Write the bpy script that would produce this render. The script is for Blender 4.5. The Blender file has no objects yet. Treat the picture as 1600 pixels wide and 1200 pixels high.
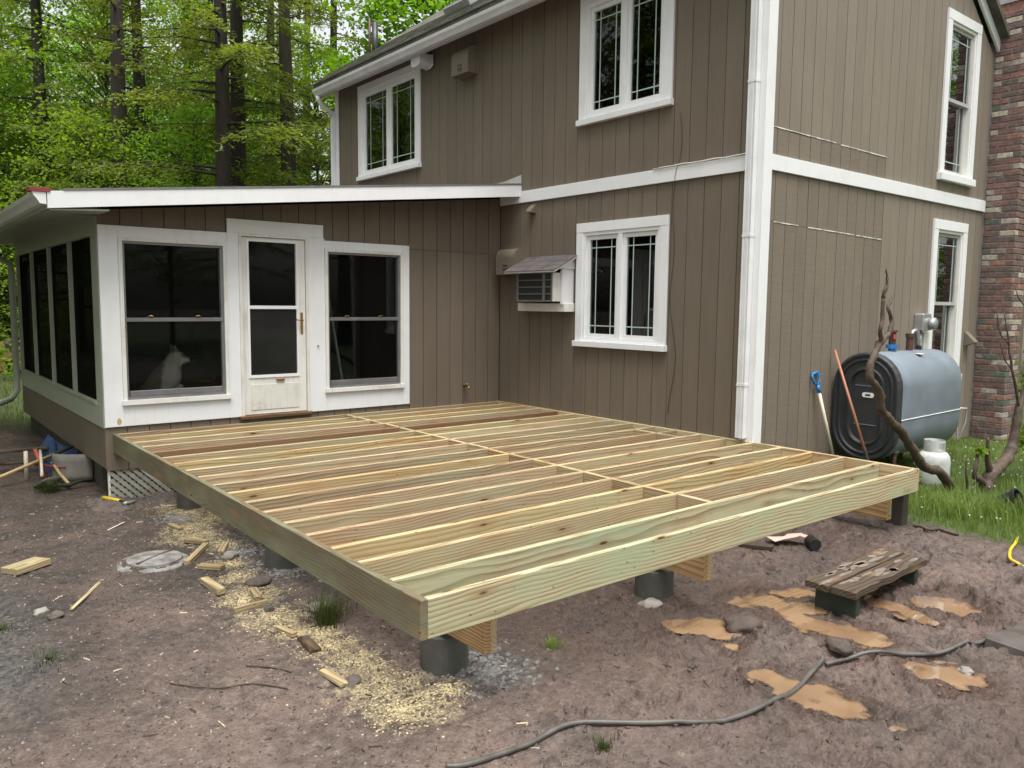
import bpy, bmesh, math, random
import numpy as np
from mathutils import Vector, Matrix, noise as mnoise

random.seed(7)
RNG = np.random.default_rng(11)
SC = bpy.context.scene
COL = SC.collection
rad = math.radians

# ------------------------------------------------------------------ camera
cam_d = bpy.data.cameras.new('camera')
cam = bpy.data.objects.new('camera', cam_d)
COL.objects.link(cam)
CAM = Vector((-6.5289, -8.319, 1.2789))
_yaw, _pit, _rol = 0.6819, -0.0993, 0.0103
_f = Vector((math.sin(_yaw) * math.cos(_pit), math.cos(_yaw) * math.cos(_pit), math.sin(_pit)))
_r = Vector((math.cos(_yaw), -math.sin(_yaw), 0))
_u = _r.cross(_f)
_r2 = math.cos(_rol) * _r + math.sin(_rol) * _u
_u2 = -math.sin(_rol) * _r + math.cos(_rol) * _u
cam.matrix_world = Matrix(((_r2.x, _u2.x, -_f.x, CAM.x), (_r2.y, _u2.y, -_f.y, CAM.y), (_r2.z, _u2.z, -_f.z, CAM.z), (0, 0, 0, 1)))
cam_d.sensor_width = 36.0
cam_d.lens = 1246.28 / 1600 * 36
cam_d.clip_start = 0.05
cam_d.clip_end = 1000
SC.camera = cam

# ------------------------------------------------------------------ sky, sun, exposure
SUN_DIR = Vector((-0.11, -0.27, 0.955)).normalized()
world = bpy.data.worlds.new('World')
SC.world = world
world.use_nodes = True
wn = world.node_tree
sky = wn.nodes.new('ShaderNodeTexSky')
sky.sky_type = 'NISHITA'
sky.sun_disc = False
sky.sun_elevation = math.asin(SUN_DIR.z)
sky.sun_rotation = math.atan2(SUN_DIR.x, SUN_DIR.y)
sky.air_density = 1.6
sky.dust_density = 4.0
hsv = wn.nodes.new('ShaderNodeHueSaturation')
hsv.inputs['Saturation'].default_value = 0.22
wn.links.new(sky.outputs[0], hsv.inputs['Color'])
wn.links.new(hsv.outputs[0], wn.nodes['Background'].inputs['Color'])
wn.nodes['Background'].inputs['Strength'].default_value = 0.085
sun_d = bpy.data.lights.new('sun', 'SUN')
sun_d.energy = 1.5
sun_d.angle = rad(40)
sun_d.color = (1.0, 0.965, 0.91)
sun = bpy.data.objects.new('sun', sun_d)
COL.objects.link(sun)
sun.rotation_euler = SUN_DIR.to_track_quat('Z', 'Y').to_euler()
SC.view_settings.view_transform = 'Standard'
SC.view_settings.look = 'None'
SC.view_settings.gamma = 1
SC.view_settings.exposure = 1.55
SC.view_settings.use_curve_mapping = False
SC.render.engine = 'CYCLES'
SC.cycles.use_denoising = True
SC.cycles.max_bounces = 6
SC.cycles.diffuse_bounces = 3
SC.cycles.transparent_max_bounces = 10
SC.cycles.sample_clamp_indirect = 6

# ------------------------------------------------------------------ helpers
class MB:
    """collects verts / faces in world coordinates"""
    def __init__(s):
        s.v = []; s.f = []
    def add(s, vs, fs):
        n = len(s.v)
        s.v += [tuple(p) for p in vs]
        s.f += [tuple(i + n for i in q) for q in fs]
        return s
    def box(s, x0, x1, y0, y1, z0, z1):
        vs = [(x0, y0, z0), (x1, y0, z0), (x1, y1, z0), (x0, y1, z0), (x0, y0, z1), (x1, y0, z1), (x1, y1, z1), (x0, y1, z1)]
        return s.add(vs, [(0, 3, 2, 1), (4, 5, 6, 7), (0, 1, 5, 4), (1, 2, 6, 5), (2, 3, 7, 6), (3, 0, 4, 7)])
    def hexa(s, vs):
        return s.add(vs, [(0, 3, 2, 1), (4, 5, 6, 7), (0, 1, 5, 4), (1, 2, 6, 5), (2, 3, 7, 6), (3, 0, 4, 7)])
    def obox(s, c, size, R=None):
        hx, hy, hz = (q / 2 for q in size)
        R = R or Matrix.Identity(3)
        c = Vector(c)
        vs = [c + R @ Vector(p) for p in ((-hx, -hy, -hz), (hx, -hy, -hz), (hx, hy, -hz), (-hx, hy, -hz), (-hx, -hy, hz), (hx, -hy, hz), (hx, hy, hz), (-hx, hy, hz))]
        return s.hexa(vs)
    def prism(s, poly, fn, a0, a1):
        """poly: list of (p,q); fn(p,q,a)->xyz"""
        n = len(poly)
        vs = [fn(p, q, a0) for p, q in poly] + [fn(p, q, a1) for p, q in poly]
        fs = [tuple(range(n)), tuple(range(2 * n - 1, n - 1, -1))]
        fs += [(i, (i + 1) % n, n + (i + 1) % n, n + i) for i in range(n)]
        return s.add(vs, fs)
    def tube(s, pts, rads, n=8, cap=True, wob=0.0):
        pts = [Vector(p) for p in pts]
        if not hasattr(rads, '__len__'): rads = [rads] * len(pts)
        base = len(s.v); up = Vector((0, 0, 1)); ref = None
        for i, p in enumerate(pts):
            t = (pts[min(i + 1, len(pts) - 1)] - pts[max(i - 1, 0)]).normalized()
            if ref is None:
                ref = t.orthogonal().normalized() if abs(t.dot(up)) > .9 else t.cross(up).normalized()
            a = (ref - t * ref.dot(t)).normalized(); b = t.cross(a); ref = a
            for k in range(n):
                an = 2 * math.pi * k / n
                rr = rads[i] * (1 + (random.uniform(-wob, wob) if wob else 0))
                s.v.append(tuple(p + (a * math.cos(an) + b * math.sin(an)) * rr))
        for i in range(len(pts) - 1):
            for k in range(n):
                s.f.append((base + i * n + k, base + i * n + (k + 1) % n, base + (i + 1) * n + (k + 1) % n, base + (i + 1) * n + k))
        if cap:
            s.f.append(tuple(base + k for k in range(n - 1, -1, -1)))
            m = base + (len(pts) - 1) * n
            s.f.append(tuple(m + k for k in range(n)))
        return s
    def lathe(s, prof, c, n=24, R=None):
        c = Vector(c); R = R or Matrix.Identity(3); base = len(s.v)
        for r, z in prof:
            for k in range(n):
                a = 2 * math.pi * k / n
                s.v.append(tuple(c + R @ Vector((r * math.cos(a), r * math.sin(a), z))))
        for i in range(len(prof) - 1):
            for k in range(n):
                s.f.append((base + i * n + k, base + i * n + (k + 1) % n, base + (i + 1) * n + (k + 1) % n, base + (i + 1) * n + k))
        s.f.append(tuple(base + k for k in range(n - 1, -1, -1)))
        m = base + (len(prof) - 1) * n
        s.f.append(tuple(m + k for k in range(n)))
        return s
    def build(s, name, mat, parent=None, smooth=False, origin=None, bevel=0.0):
        me = bpy.data.meshes.new(name)
        o0 = Vector(origin) if origin is not None else Vector((0, 0, 0))
        pw = world_of(parent)
        if parent is not None and origin is None: o0 = pw
        me.from_pydata([tuple(Vector(p) - o0) for p in s.v], [], s.f)
        if bevel:
            bm = bmesh.new(); bm.from_mesh(me)
            bmesh.ops.bevel(bm, geom=list(bm.edges), offset=bevel, segments=1, affect='EDGES', clamp_overlap=True)
            bm.to_mesh(me); bm.free()
        me.materials.append(mat)
        if smooth:
            me.polygons.foreach_set('use_smooth', [True] * len(me.polygons))
        o = bpy.data.objects.new(name, me)
        COL.objects.link(o)
        if parent is not None:
            o.parent = parent
        o.location = o0 - pw
        return o

def world_of(o):
    p = Vector((0, 0, 0))
    while o is not None:
        p += o.location; o = o.parent
    return p

def tag(o, label, cat, group=None):
    o['label'] = label; o['category'] = cat
    if group: o['group'] = group
    return o

def thing(name, label, cat, loc=(0, 0, 0), group=None):
    o = bpy.data.objects.new(name, None)
    o.empty_display_size = .2
    COL.objects.link(o); o.location = loc
    return tag(o, label, cat, group)

def sub(o, label):
    o['label'] = label
    return o

def rotz(a): return Matrix.Rotation(a, 3, 'Z')

def arr_mesh(name, V, F, mat, smooth=False):
    """V (n,3) float array, F (m,k) int array with k = 3 or 4"""
    me = bpy.data.meshes.new(name)
    m, k = F.shape
    me.vertices.add(len(V)); me.vertices.foreach_set('co', np.asarray(V, np.float32).ravel())
    me.loops.add(m * k); me.loops.foreach_set('vertex_index', F.astype(np.int32).ravel())
    me.polygons.add(m)
    me.polygons.foreach_set('loop_start', np.arange(0, m * k, k, dtype=np.int32))
    if smooth: me.polygons.foreach_set('use_smooth', np.ones(m, bool))
    me.update(calc_edges=True)
    me.materials.append(mat)
    return me

def link_mesh(name, me, parent=None, loc=(0, 0, 0)):
    o = bpy.data.objects.new(name, me); COL.objects.link(o)
    o.parent = parent; o.location = loc
    return o

_tabs = {}
def vn(x, y, scale, seed):
    """smooth value noise, -1..1"""
    if seed not in _tabs: _tabs[seed] = np.random.default_rng(seed).random((256, 256)) * 2 - 1
    T = _tabs[seed]
    u = np.asarray(x, float) * scale + 1000.3; v = np.asarray(y, float) * scale + 1000.7
    i = np.floor(u).astype(int); j = np.floor(v).astype(int)
    a = u - i; b = v - j
    a = a * a * a * (a * (a * 6 - 15) + 10); b = b * b * b * (b * (b * 6 - 15) + 10)
    g = lambda p, q: T[p % 256, q % 256]
    return (g(i, j) * (1 - a) + g(i + 1, j) * a) * (1 - b) + (g(i, j + 1) * (1 - a) + g(i + 1, j + 1) * a) * b

def sm(t):
    t = np.clip(t, 0, 1); return t * t * (3 - 2 * t)

# ------------------------------------------------------------------ materials
def mk(name):
    m = bpy.data.materials.new(name); m.use_nodes = True
    return m, m.node_tree, m.node_tree.nodes['Principled BSDF']

def nd(nt, kind, props=None, **ins):
    n = nt.nodes.new('ShaderNode' + kind)
    for k, v in (props or {}).items(): setattr(n, k, v)
    for k, v in ins.items():
        key = k.replace('_', ' ')
        sk = n.inputs[int(k[1:])] if (k[0] == 'i' and k[1:].isdigit()) else n.inputs[key]
        if isinstance(v, bpy.types.NodeSocket): nt.links.new(v, sk)
        else: sk.default_value = v
    return n

def ramp(nt, fac, stops, interp='LINEAR'):
    n = nt.nodes.new('ShaderNodeValToRGB'); n.color_ramp.interpolation = interp
    e = n.color_ramp.elements
    while len(e) < len(stops): e.new(.5)
    for el, (p, c) in zip(e, stops):
        el.position = p
        el.color = (c, c, c, 1) if not hasattr(c, '__len__') else (c[0], c[1], c[2], 1)
    nt.links.new(fac, n.inputs[0])
    return n.outputs[0]

def mix(nt, fac, a, b, mode='MIX'):
    n = nt.nodes.new('ShaderNodeMix'); n.data_type = 'RGBA'; n.blend_type = mode
    for sk, v in ((n.inputs[0], fac), (n.inputs[6], a), (n.inputs[7], b)):
        if isinstance(v, bpy.types.NodeSocket): nt.links.new(v, sk)
        elif hasattr(v, '__len__'): sk.default_value = (v[0], v[1], v[2], 1)
        else: sk.default_value = v
    return n.outputs[2]

def mth(nt, op, a, b=0.0, c=0.0):
    n = nt.nodes.new('ShaderNodeMath'); n.operation = op
    for sk, v in zip(n.inputs, (a, b, c)):
        if isinstance(v, bpy.types.NodeSocket): nt.links.new(v, sk)
        else: sk.default_value = v
    return n.outputs[0]

def coords(nt, scale=(1, 1, 1), rnd=0.0):
    tc = nt.nodes.new('ShaderNodeTexCoord'); out = tc.outputs['Object']
    if rnd:
        oi = nt.nodes.new('ShaderNodeObjectInfo')
        cx = nd(nt, 'CombineXYZ', X=mth(nt, 'MULTIPLY', oi.outputs['Random'], rnd), Y=mth(nt, 'MULTIPLY', oi.outputs['Random'], rnd * .37))
        out = nd(nt, 'VectorMath', {'operation': 'ADD'}, i0=out, i1=cx.outputs[0]).outputs[0]
    if scale != (1, 1, 1):
        out = nd(nt, 'VectorMath', {'operation': 'MULTIPLY'}, i0=out, i1=scale).outputs[0]
    return out

def bump(nt, b, h, strength=.3, dist=.01):
    n = nd(nt, 'Bump', Height=h, Strength=strength, Distance=dist)
    nt.links.new(n.outputs[0], b.inputs['Normal'])

def setc(nt, b, col=None, rough=None):
    if col is not None:
        if isinstance(col, bpy.types.NodeSocket): nt.links.new(col, b.inputs['Base Color'])
        else: b.inputs['Base Color'].default_value = (col[0], col[1], col[2], 1)
    if rough is not None:
        if isinstance(rough, bpy.types.NodeSocket): nt.links.new(rough, b.inputs['Roughness'])
        else: b.inputs['Roughness'].default_value = rough

def generic(name, col, rough=.6, var=.18, scale=6, metal=0.0, bmp=.15, fine=60, spec=.5, stretch=(1, 1, 1)):
    m, nt, b = mk(name)
    v = coords(nt, stretch, 9.0)
    n = nd(nt, 'TexNoise', Vector=v, Scale=scale, Detail=5.0, Roughness=.6)
    n2 = nd(nt, 'TexNoise', Vector=v, Scale=fine, Detail=3.0)
    lo = [c * (1 - var) for c in col]; hi = [min(1, c * (1 + var)) for c in col]
    setc(nt, b, ramp(nt, n.outputs[0], [(.3, lo), (.7, hi)]), ramp(nt, n.outputs[0], [(.3, max(0, rough - .1)), (.7, min(1, rough + .1))]))
    b.inputs['Metallic'].default_value = metal
    b.inputs['Specular IOR Level'].default_value = spec
    if bmp: bump(nt, b, n2.outputs[0], bmp, .004)
    return m

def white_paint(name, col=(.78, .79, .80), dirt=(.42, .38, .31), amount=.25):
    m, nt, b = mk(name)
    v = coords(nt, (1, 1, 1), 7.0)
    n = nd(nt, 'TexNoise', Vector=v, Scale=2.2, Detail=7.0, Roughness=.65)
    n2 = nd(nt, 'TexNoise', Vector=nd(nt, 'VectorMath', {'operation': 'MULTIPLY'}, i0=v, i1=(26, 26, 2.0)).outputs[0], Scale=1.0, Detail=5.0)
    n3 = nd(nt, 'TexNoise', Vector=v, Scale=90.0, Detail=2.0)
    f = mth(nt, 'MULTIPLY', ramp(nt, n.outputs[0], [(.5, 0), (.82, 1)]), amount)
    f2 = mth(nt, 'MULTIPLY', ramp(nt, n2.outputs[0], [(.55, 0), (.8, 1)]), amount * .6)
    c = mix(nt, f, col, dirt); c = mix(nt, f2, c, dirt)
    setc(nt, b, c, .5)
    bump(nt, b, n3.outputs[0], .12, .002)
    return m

def siding_mat(name, col, rough_sawn=0.0):
    m, nt, b = mk(name)
    v = coords(nt)
    oi = nt.nodes.new('ShaderNodeObjectInfo')
    big = nd(nt, 'TexNoise', Vector=v, Scale=1.3, Detail=5.0, Roughness=.6)
    mul = lambda s: nd(nt, 'VectorMath', {'operation': 'MULTIPLY'}, i0=v, i1=s).outputs[0]
    grain = nd(nt, 'TexNoise', Vector=mul((55, 55, 1.6)), Scale=1.0, Detail=4.0)
    saw = nd(nt, 'TexNoise', Vector=mul((7, 7, 95)), Scale=1.0, Detail=4.0, Roughness=.7)
    splash = nd(nt, 'TexNoise', Vector=mul((4, 4, 1.2)), Scale=1.0, Detail=6.0, Roughness=.7)
    c = ramp(nt, big.outputs[0], [(.25, [q * .88 for q in col]), (.75, [q * 1.10 for q in col])])
    c = mix(nt, .5, c, ramp(nt, grain.outputs[0], [(.3, [q * .86 for q in col]), (.7, [q * 1.1 for q in col])]))
    c = mix(nt, mth(nt, 'MULTIPLY', ramp(nt, splash.outputs[0], [(.52, 0), (.8, 1)]), .25), c, [q * .6 for q in col])
    if rough_sawn:
        c = mix(nt, rough_sawn, c, ramp(nt, saw.outputs[0], [(.3, [q * .62 for q in col]), (.62, [q * 1.22 for q in col])]))
    val = nd(nt, 'HueSaturation', Color=c, Value=mth(nt, 'MULTIPLY_ADD', oi.outputs['Random'], .12, .94))
    setc(nt, b, val.outputs[0], .62)
    b.inputs['Specular IOR Level'].default_value = .35
    h = mth(nt, 'ADD', grain.outputs[0], mth(nt, 'MULTIPLY', saw.outputs[0], rough_sawn * 2.2 + .12))
    bump(nt, b, h, .35, .003)
    return m

def lumber(name, pal, green=.5, dark=1.0):
    """treated lumber, length along local X, wide face in XZ"""
    m, nt, b = mk(name)
    oi = nt.nodes.new('ShaderNodeObjectInfo'); rnd = oi.outputs['Random']
    v = nd(nt, 'VectorMath', {'operation': 'ADD'}, i0=nt.nodes.new('ShaderNodeTexCoord').outputs['Object'], i1=nd(nt, 'CombineXYZ', X=mth(nt, 'MULTIPLY', rnd, 43.0)).outputs[0]).outputs[0]
    mul = lambda s, w=v: nd(nt, 'VectorMath', {'operation': 'MULTIPLY'}, i0=w, i1=s).outputs[0]
    kn = nd(nt, 'TexVoronoi', {'feature': 'F1'}, Vector=mul((.9, 3.4, 3.4)), Scale=1.0)
    kd = kn.outputs['Distance']
    kpush = ramp(nt, kd, [(0.0, 1), (.09, .75), (.42, 0)], 'EASE')
    n1 = nd(nt, 'TexNoise', Vector=mul((.9, 3, 3)), Scale=1.0, Detail=3.0, Roughness=.55)
    off = nd(nt, 'CombineXYZ', Y=mth(nt, 'MULTIPLY_ADD', rnd, .10, .02),
             Z=mth(nt, 'ADD', mth(nt, 'MULTIPLY_ADD', n1.outputs[0], .10, -.05), mth(nt, 'MULTIPLY_ADD', kpush, .055, mth(nt, 'MULTIPLY_ADD', rnd, .5, -.3))))
    sep = nd(nt, 'SeparateXYZ', Vector=v)
    tilt = nd(nt, 'CombineXYZ', Y=sep.outputs[1], Z=mth(nt, 'ADD', sep.outputs[2], mth(nt, 'MULTIPLY', nd(nt, 'TexNoise', Vector=mul((.35, .1, .1)), Scale=1.0, Detail=1.0).outputs[0], .22)))
    pv = nd(nt, 'VectorMath', {'operation': 'ADD'}, i0=tilt.outputs[0], i1=off.outputs[0]).outputs[0]
    wv = nd(nt, 'TexWave', {'wave_type': 'RINGS', 'rings_direction': 'X', 'wave_profile': 'SAW'}, Vector=pv, Scale=mth(nt, 'MULTIPLY_ADD', mth(nt, 'FRACT', mth(nt, 'MULTIPLY', rnd, 7.3)), 10.0, 9.5), Distortion=.8, Detail=2.0, Detail_Scale=2.0)
    fib = nd(nt, 'TexNoise', Vector=mul((3.5, 120, 120)), Scale=1.0, Detail=3.0)
    blot = nd(nt, 'TexNoise', Vector=mul((1.1, 4, 4)), Scale=1.0, Detail=4.0, Roughness=.65)
    light = ramp(nt, rnd, [(i / max(1, len(pal) - 1), p) for i, p in enumerate(pal)])
    darkc = mix(nt, 1.0, light, (.34, .235, .15), 'MULTIPLY')
    ringf = ramp(nt, wv.outputs[0], [(0.0, .0), (.30, .10), (.62, .55), (.90, 1.0), (1.0, .0)])
    rstr = mth(nt, 'MULTIPLY_ADD', mth(nt, 'FRACT', mth(nt, 'MULTIPLY', rnd, 13.7)), .45 * dark, .55 * dark)
    c = mix(nt, mth(nt, 'MULTIPLY', ringf, rstr), light, darkc)
    c = mix(nt, ramp(nt, fib.outputs[0], [(.40, .0), (.74, .32)]), c, darkc)
    gm = mth(nt, 'MULTIPLY', ramp(nt, blot.outputs[0], [(.42, 0), (.68, 1)]), green)
    c = mix(nt, gm, c, (.33, .40, .255))
    c = mix(nt, mth(nt, 'MULTIPLY', ramp(nt, blot.outputs[0], [(.27, 1), (.43, 0)]), .60), c, (.34, .20, .10))
    c = mix(nt, ramp(nt, kd, [(.05, .95), (.085, .55), (.13, 0)]), c, (.07, .036, .016))
    k2 = nd(nt, 'TexVoronoi', {'feature': 'F1'}, Vector=mul((2.4, 9, 9)), Scale=1.0).outputs['Distance']
    c = mix(nt, ramp(nt, k2, [(.10, .55), (.30, 0)]), c, (.30, .175, .085))
    c = mix(nt, ramp(nt, k2, [(.055, .92), (.10, 0)]), c, (.06, .032, .016))
    chk = nd(nt, 'TexVoronoi', {'feature': 'F1'}, Vector=mul((9, 30, 17)), Scale=1.0)
    c = mix(nt, ramp(nt, chk.outputs['Distance'], [(.05, .75), (.10, 0)]), c, (.10, .06, .03))
    setc(nt, b, c, .72)
    b.inputs['Specular IOR Level'].default_value = .25
    bump(nt, b, mth(nt, 'ADD', fib.outputs[0], mth(nt, 'MULTIPLY', wv.outputs[0], .5)), .3, .002)
    return m

def glass_mat(name, tint=(.75, .82, .80), dark=0.0, refl=1.0, haze=0.0, hazec=(.25, .25, .25)):
    m, nt, b = mk(name); nt.nodes.remove(b)
    out = nt.nodes['Material Output']
    tr = nd(nt, 'BsdfTransparent', Color=(*tint, 1))
    gl = nd(nt, 'BsdfGlossy', Color=(refl, refl, refl, 1), Roughness=.02)
    fr = nd(nt, 'Fresnel', IOR=1.52)
    s = nd(nt, 'MixShader', Fac=fr.outputs[0], i1=tr.outputs[0], i2=gl.outputs[0])
    if dark or haze:
        v = coords(nt)
        df = nd(nt, 'BsdfDiffuse', Color=(*hazec, 1))
        fac = mth(nt, 'MULTIPLY_ADD', nd(nt, 'TexNoise', Vector=v, Scale=2.5, Detail=5.0).outputs[0], haze, dark)
        s = nd(nt, 'MixShader', Fac=fac, i1=s.outputs[0], i2=df.outputs[0])
    nt.links.new(s.outputs[0], out.inputs['Surface'])
    return m

def leaf_mat(name, a, b_, trans=.45, rough=.5):
    m, nt, b = mk(name)
    oi = nt.nodes.new('ShaderNodeObjectInfo')
    v = coords(nt)
    n = nd(nt, 'TexNoise', Vector=v, Scale=1.1, Detail=3.0)
    n2 = nd(nt, 'TexNoise', Vector=v, Scale=14.0, Detail=1.0)
    f = mth(nt, 'ADD', mth(nt, 'MULTIPLY', n.outputs[0], .6), mth(nt, 'MULTIPLY', n2.outputs[0], .4))
    c = ramp(nt, f, [(.32, a), (.66, b_)])
    hv = nd(nt, 'HueSaturation', Color=c, Hue=mth(nt, 'MULTIPLY_ADD', oi.outputs['Random'], .03, .485), Value=mth(nt, 'MULTIPLY_ADD', oi.outputs['Random'], .35, .82))
    setc(nt, b, hv.outputs[0], rough)
    b.inputs['Specular IOR Level'].default_value = .3
    tl = nd(nt, 'BsdfTranslucent', Color=mix(nt, 1.0, hv.outputs[0], (1.25, 1.2, .55), 'MULTIPLY'))
    ms = nd(nt, 'MixShader', Fac=trans, i1=b.outputs[0], i2=tl.outputs[0])
    nt.links.new(ms.outputs[0], nt.nodes['Material Output'].inputs['Surface'])
    return m

M = {}
M['white'] = white_paint('white_paint')
M['white_dirty'] = white_paint('weathered_white_paint', (.74, .73, .69), (.36, .29, .19), .6)
M['white_green_shaded'] = white_paint('shaded_algae_white_paint', (.37, .40, .335), (.19, .22, .14), .6)  # algae-green white, darkened further to carry shade on the porch's left side
m, nt, b = mk('stained_door_paint')
v = coords(nt)
n1_ = nd(nt, 'TexNoise', Vector=v, Scale=4.5, Detail=7.0, Roughness=.7)
n2_ = nd(nt, 'TexNoise', Vector=nd(nt, 'VectorMath', {'operation': 'MULTIPLY'}, i0=v, i1=(30, 30, 3)).outputs[0], Scale=1.0, Detail=5.0)
c = mix(nt, mth(nt, 'MULTIPLY', ramp(nt, n1_.outputs[0], [(.52, 0), (.74, 1)]), .6), (.70, .69, .63), (.42, .31, .18))
c = mix(nt, mth(nt, 'MULTIPLY', ramp(nt, n2_.outputs[0], [(.55, 0), (.8, 1)]), .4), c, (.42, .34, .24))
setc(nt, b, c, .5)
M['door_stain'] = m
M['vinyl'] = generic('white_vinyl', (.80, .81, .82), .35, .04, 5, bmp=.03)
M['siding'] = siding_mat('brown_siding', (.165, .134, .101))
M['siding_old'] = siding_mat('rough_sawn_siding', (.190, .158, .124), .30)
M['siding_gable'] = siding_mat('gable_siding', (.222, .188, .149), .08)
M['recess'] = generic('siding_groove', (.060, .046, .034), .8, .2)
M['vent'] = generic('painted_vent', (.165, .137, .102), .6, .08)
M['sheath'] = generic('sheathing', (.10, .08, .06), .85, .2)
M['muntin'] = generic('grille_bar', (.42, .52, .47), .4, .06, bmp=0)
M['glass'] = glass_mat('window_glass', (.50, .58, .54))
M['glass_gable'] = glass_mat('gable_window_glass', (.62, .66, .62), 0, .28)
M['screen_low'] = glass_mat('lower_insect_screen', (.93, .94, .93), .05, .30, .03, (.012, .012, .012))
M['screen'] = glass_mat('insect_screen_pane', (.80, .82, .80), .14, .35, .06, (.012, .012, .012))
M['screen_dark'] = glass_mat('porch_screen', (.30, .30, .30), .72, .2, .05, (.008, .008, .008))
M['stormglass'] = glass_mat('dusty_storm_glass', (.55, .56, .55), .0, .45, .30, (.10, .10, .10))
M['sash_pale'] = generic('greyed_sash', (.42, .42, .41), .5, .12)
M['sash'] = generic('grey_aluminium', (.22, .22, .225), .4, .1, metal=.5, bmp=.05)
M['curtain'] = generic('curtain', (.20, .215, .215), .9, .1)
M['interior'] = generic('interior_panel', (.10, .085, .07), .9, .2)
M['gutter'] = generic('gutter_enamel', (.70, .71, .72), .4, .1, 4, bmp=.05)
M['soffit'] = generic('soffit_paint', (.50, .50, .48), .6, .1)
M['brass'] = generic('brass', (.42, .25, .08), .35, .2, metal=.9)
M['tan'] = lumber('treated_lumber', [(.58, .45, .24), (.44, .33, .20), (.60, .48, .29), (.40, .295, .185), (.60, .44, .215), (.49, .40, .255), (.56, .41, .26), (.38, .295, .19)], .36)
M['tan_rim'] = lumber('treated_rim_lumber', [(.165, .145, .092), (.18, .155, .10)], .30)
M['tan_front'] = lumber('green_treated_lumber', [(.54, .48, .31), (.50, .455, .30)], .72)
M['tan_dark'] = lumber('wet_brown_lumber', [(.22, .13, .07), (.26, .15, .085)], .1)
M['scrap'] = lumber('offcut_wood', [(.50, .40, .23), (.40, .31, .18), (.56, .46, .28), (.33, .25, .15)], .3)
M['orange_wood'] = lumber('end_grain_lumber', [(.42, .275, .14), (.44, .30, .155)], .05)
M['handle'] = generic('ash_handle', (.50, .34, .17), .5, .15, 4, stretch=(1, 8, 8))
M['handle_pale'] = generic('pale_handle', (.60, .54, .42), .5, .1, 4)
M['copper'] = generic('reddish_handle', (.33, .145, .075), .5, .2, 5)
M['concrete'] = generic('damp_concrete', (.075, .075, .066), .85, .35, 5, bmp=.5, fine=40)
M['concrete_light'] = generic('pale_concrete', (.185, .178, .168), .9, .55, 11, bmp=.5, fine=40)
M['post'] = generic('dark_wet_post', (.035, .028, .022), .8, .3, 6, bmp=.4, fine=30)
M['galv'] = generic('galvanised', (.45, .46, .47), .4, .15, metal=.7)
M['brown_roof'] = generic('asphalt_shingle', (.10, .085, .085), .95, .4, 9, bmp=.8, fine=120)
M['moss_roof'] = generic('mossy_shingle', (.085, .085, .065), .95, .55, 3, bmp=.9, fine=60)
M['red'] = generic('red_edge', (.22, .03, .03), .6, .15)
M['black'] = generic('black_plastic', (.018, .018, .018), .45, .2)
M['rubber'] = generic('muddy_hose', (.085, .078, .070), .5, .45, 8, bmp=.2)
M['yellow'] = generic('yellow_plastic', (.62, .43, .03), .4, .15)
M['blue'] = generic('blue_plastic', (.015, .17, .42), .4, .1)
M['navy'] = generic('navy_plastic', (.012, .045, .13), .5, .2)
M['tank'] = generic('blue_grey_enamel', (.168, .198, .235), .5, .14, 3.5, bmp=.12, fine=14)
M['tank_end'] = generic('charcoal_plastic', (.028, .031, .034), .5, .15, 4, bmp=.1)
M['propane'] = generic('white_steel', (.50, .51, .49), .55, .25, 6)
M['rustpipe'] = generic('rusty_pipe', (.075, .032, .025), .6, .3)
M['bark'] = generic('dark_bark', (.036, .028, .022), .95, .5, 9, bmp=1.0, fine=22, stretch=(1, 1, .25))
M['bark2'] = generic('grey_bark', (.075, .058, .045), .95, .45, 9, bmp=1.0, fine=22, stretch=(1, 1, .25))
M['dead'] = generic('dead_branch_bark', (.075, .052, .036), .75, .6, 14, bmp=.7, fine=40)
M['steel'] = generic('worn_steel', (.30, .30, .29), .45, .3, metal=.6)
M['cardboard'] = generic('wet_paper', (.62, .47, .40), .8, .12)
M['stone'] = generic('stone', (.23, .21, .19), .85, .3, 14, bmp=.4)
M['stone_dark'] = generic('dark_stone', (.10, .08, .07), .85, .3, 14, bmp=.4)
M['clod'] = generic('wet_clod', (.060, .044, .037), .8, .5, 16, bmp=1.0, fine=60)
M['bench'] = lumber('weathered_plank', [(.085, .062, .048), (.105, .078, .060)], .05)
M['bench_leg'] = generic('green_black_wood', (.022, .035, .022), .75, .4)
M['leaf_hem'] = leaf_mat('hemlock_needles', (.080, .118, .024), (.225, .285, .058), .5)
M['leaf_map'] = leaf_mat('maple_leaves', (.105, .205, .022), (.255, .420, .055), .6)
M['leaf_bright'] = leaf_mat('spring_leaves', (.14, .27, .015), (.24, .40, .035), .55)
M['leaf_far'] = leaf_mat('far_leaves', (.12, .20, .040), (.28, .40, .085), .6)
M['grass'] = leaf_mat('grass_blades', (.100, .160, .035), (.235, .310, .085), .4)
M['grass_dark'] = leaf_mat('dull_grass', (.035, .060, .015), (.075, .110, .030), .3)

# ------------------------------------------------------------------ ground
def g0(x, y):
    return (-.66 + .16 * sm((x + 1.5) / 1.7) + .25 * sm((y + .5) / 6) * sm((-x - 4.2) / 1.5) + .05 * sm((x - .2) / 3))

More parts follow.
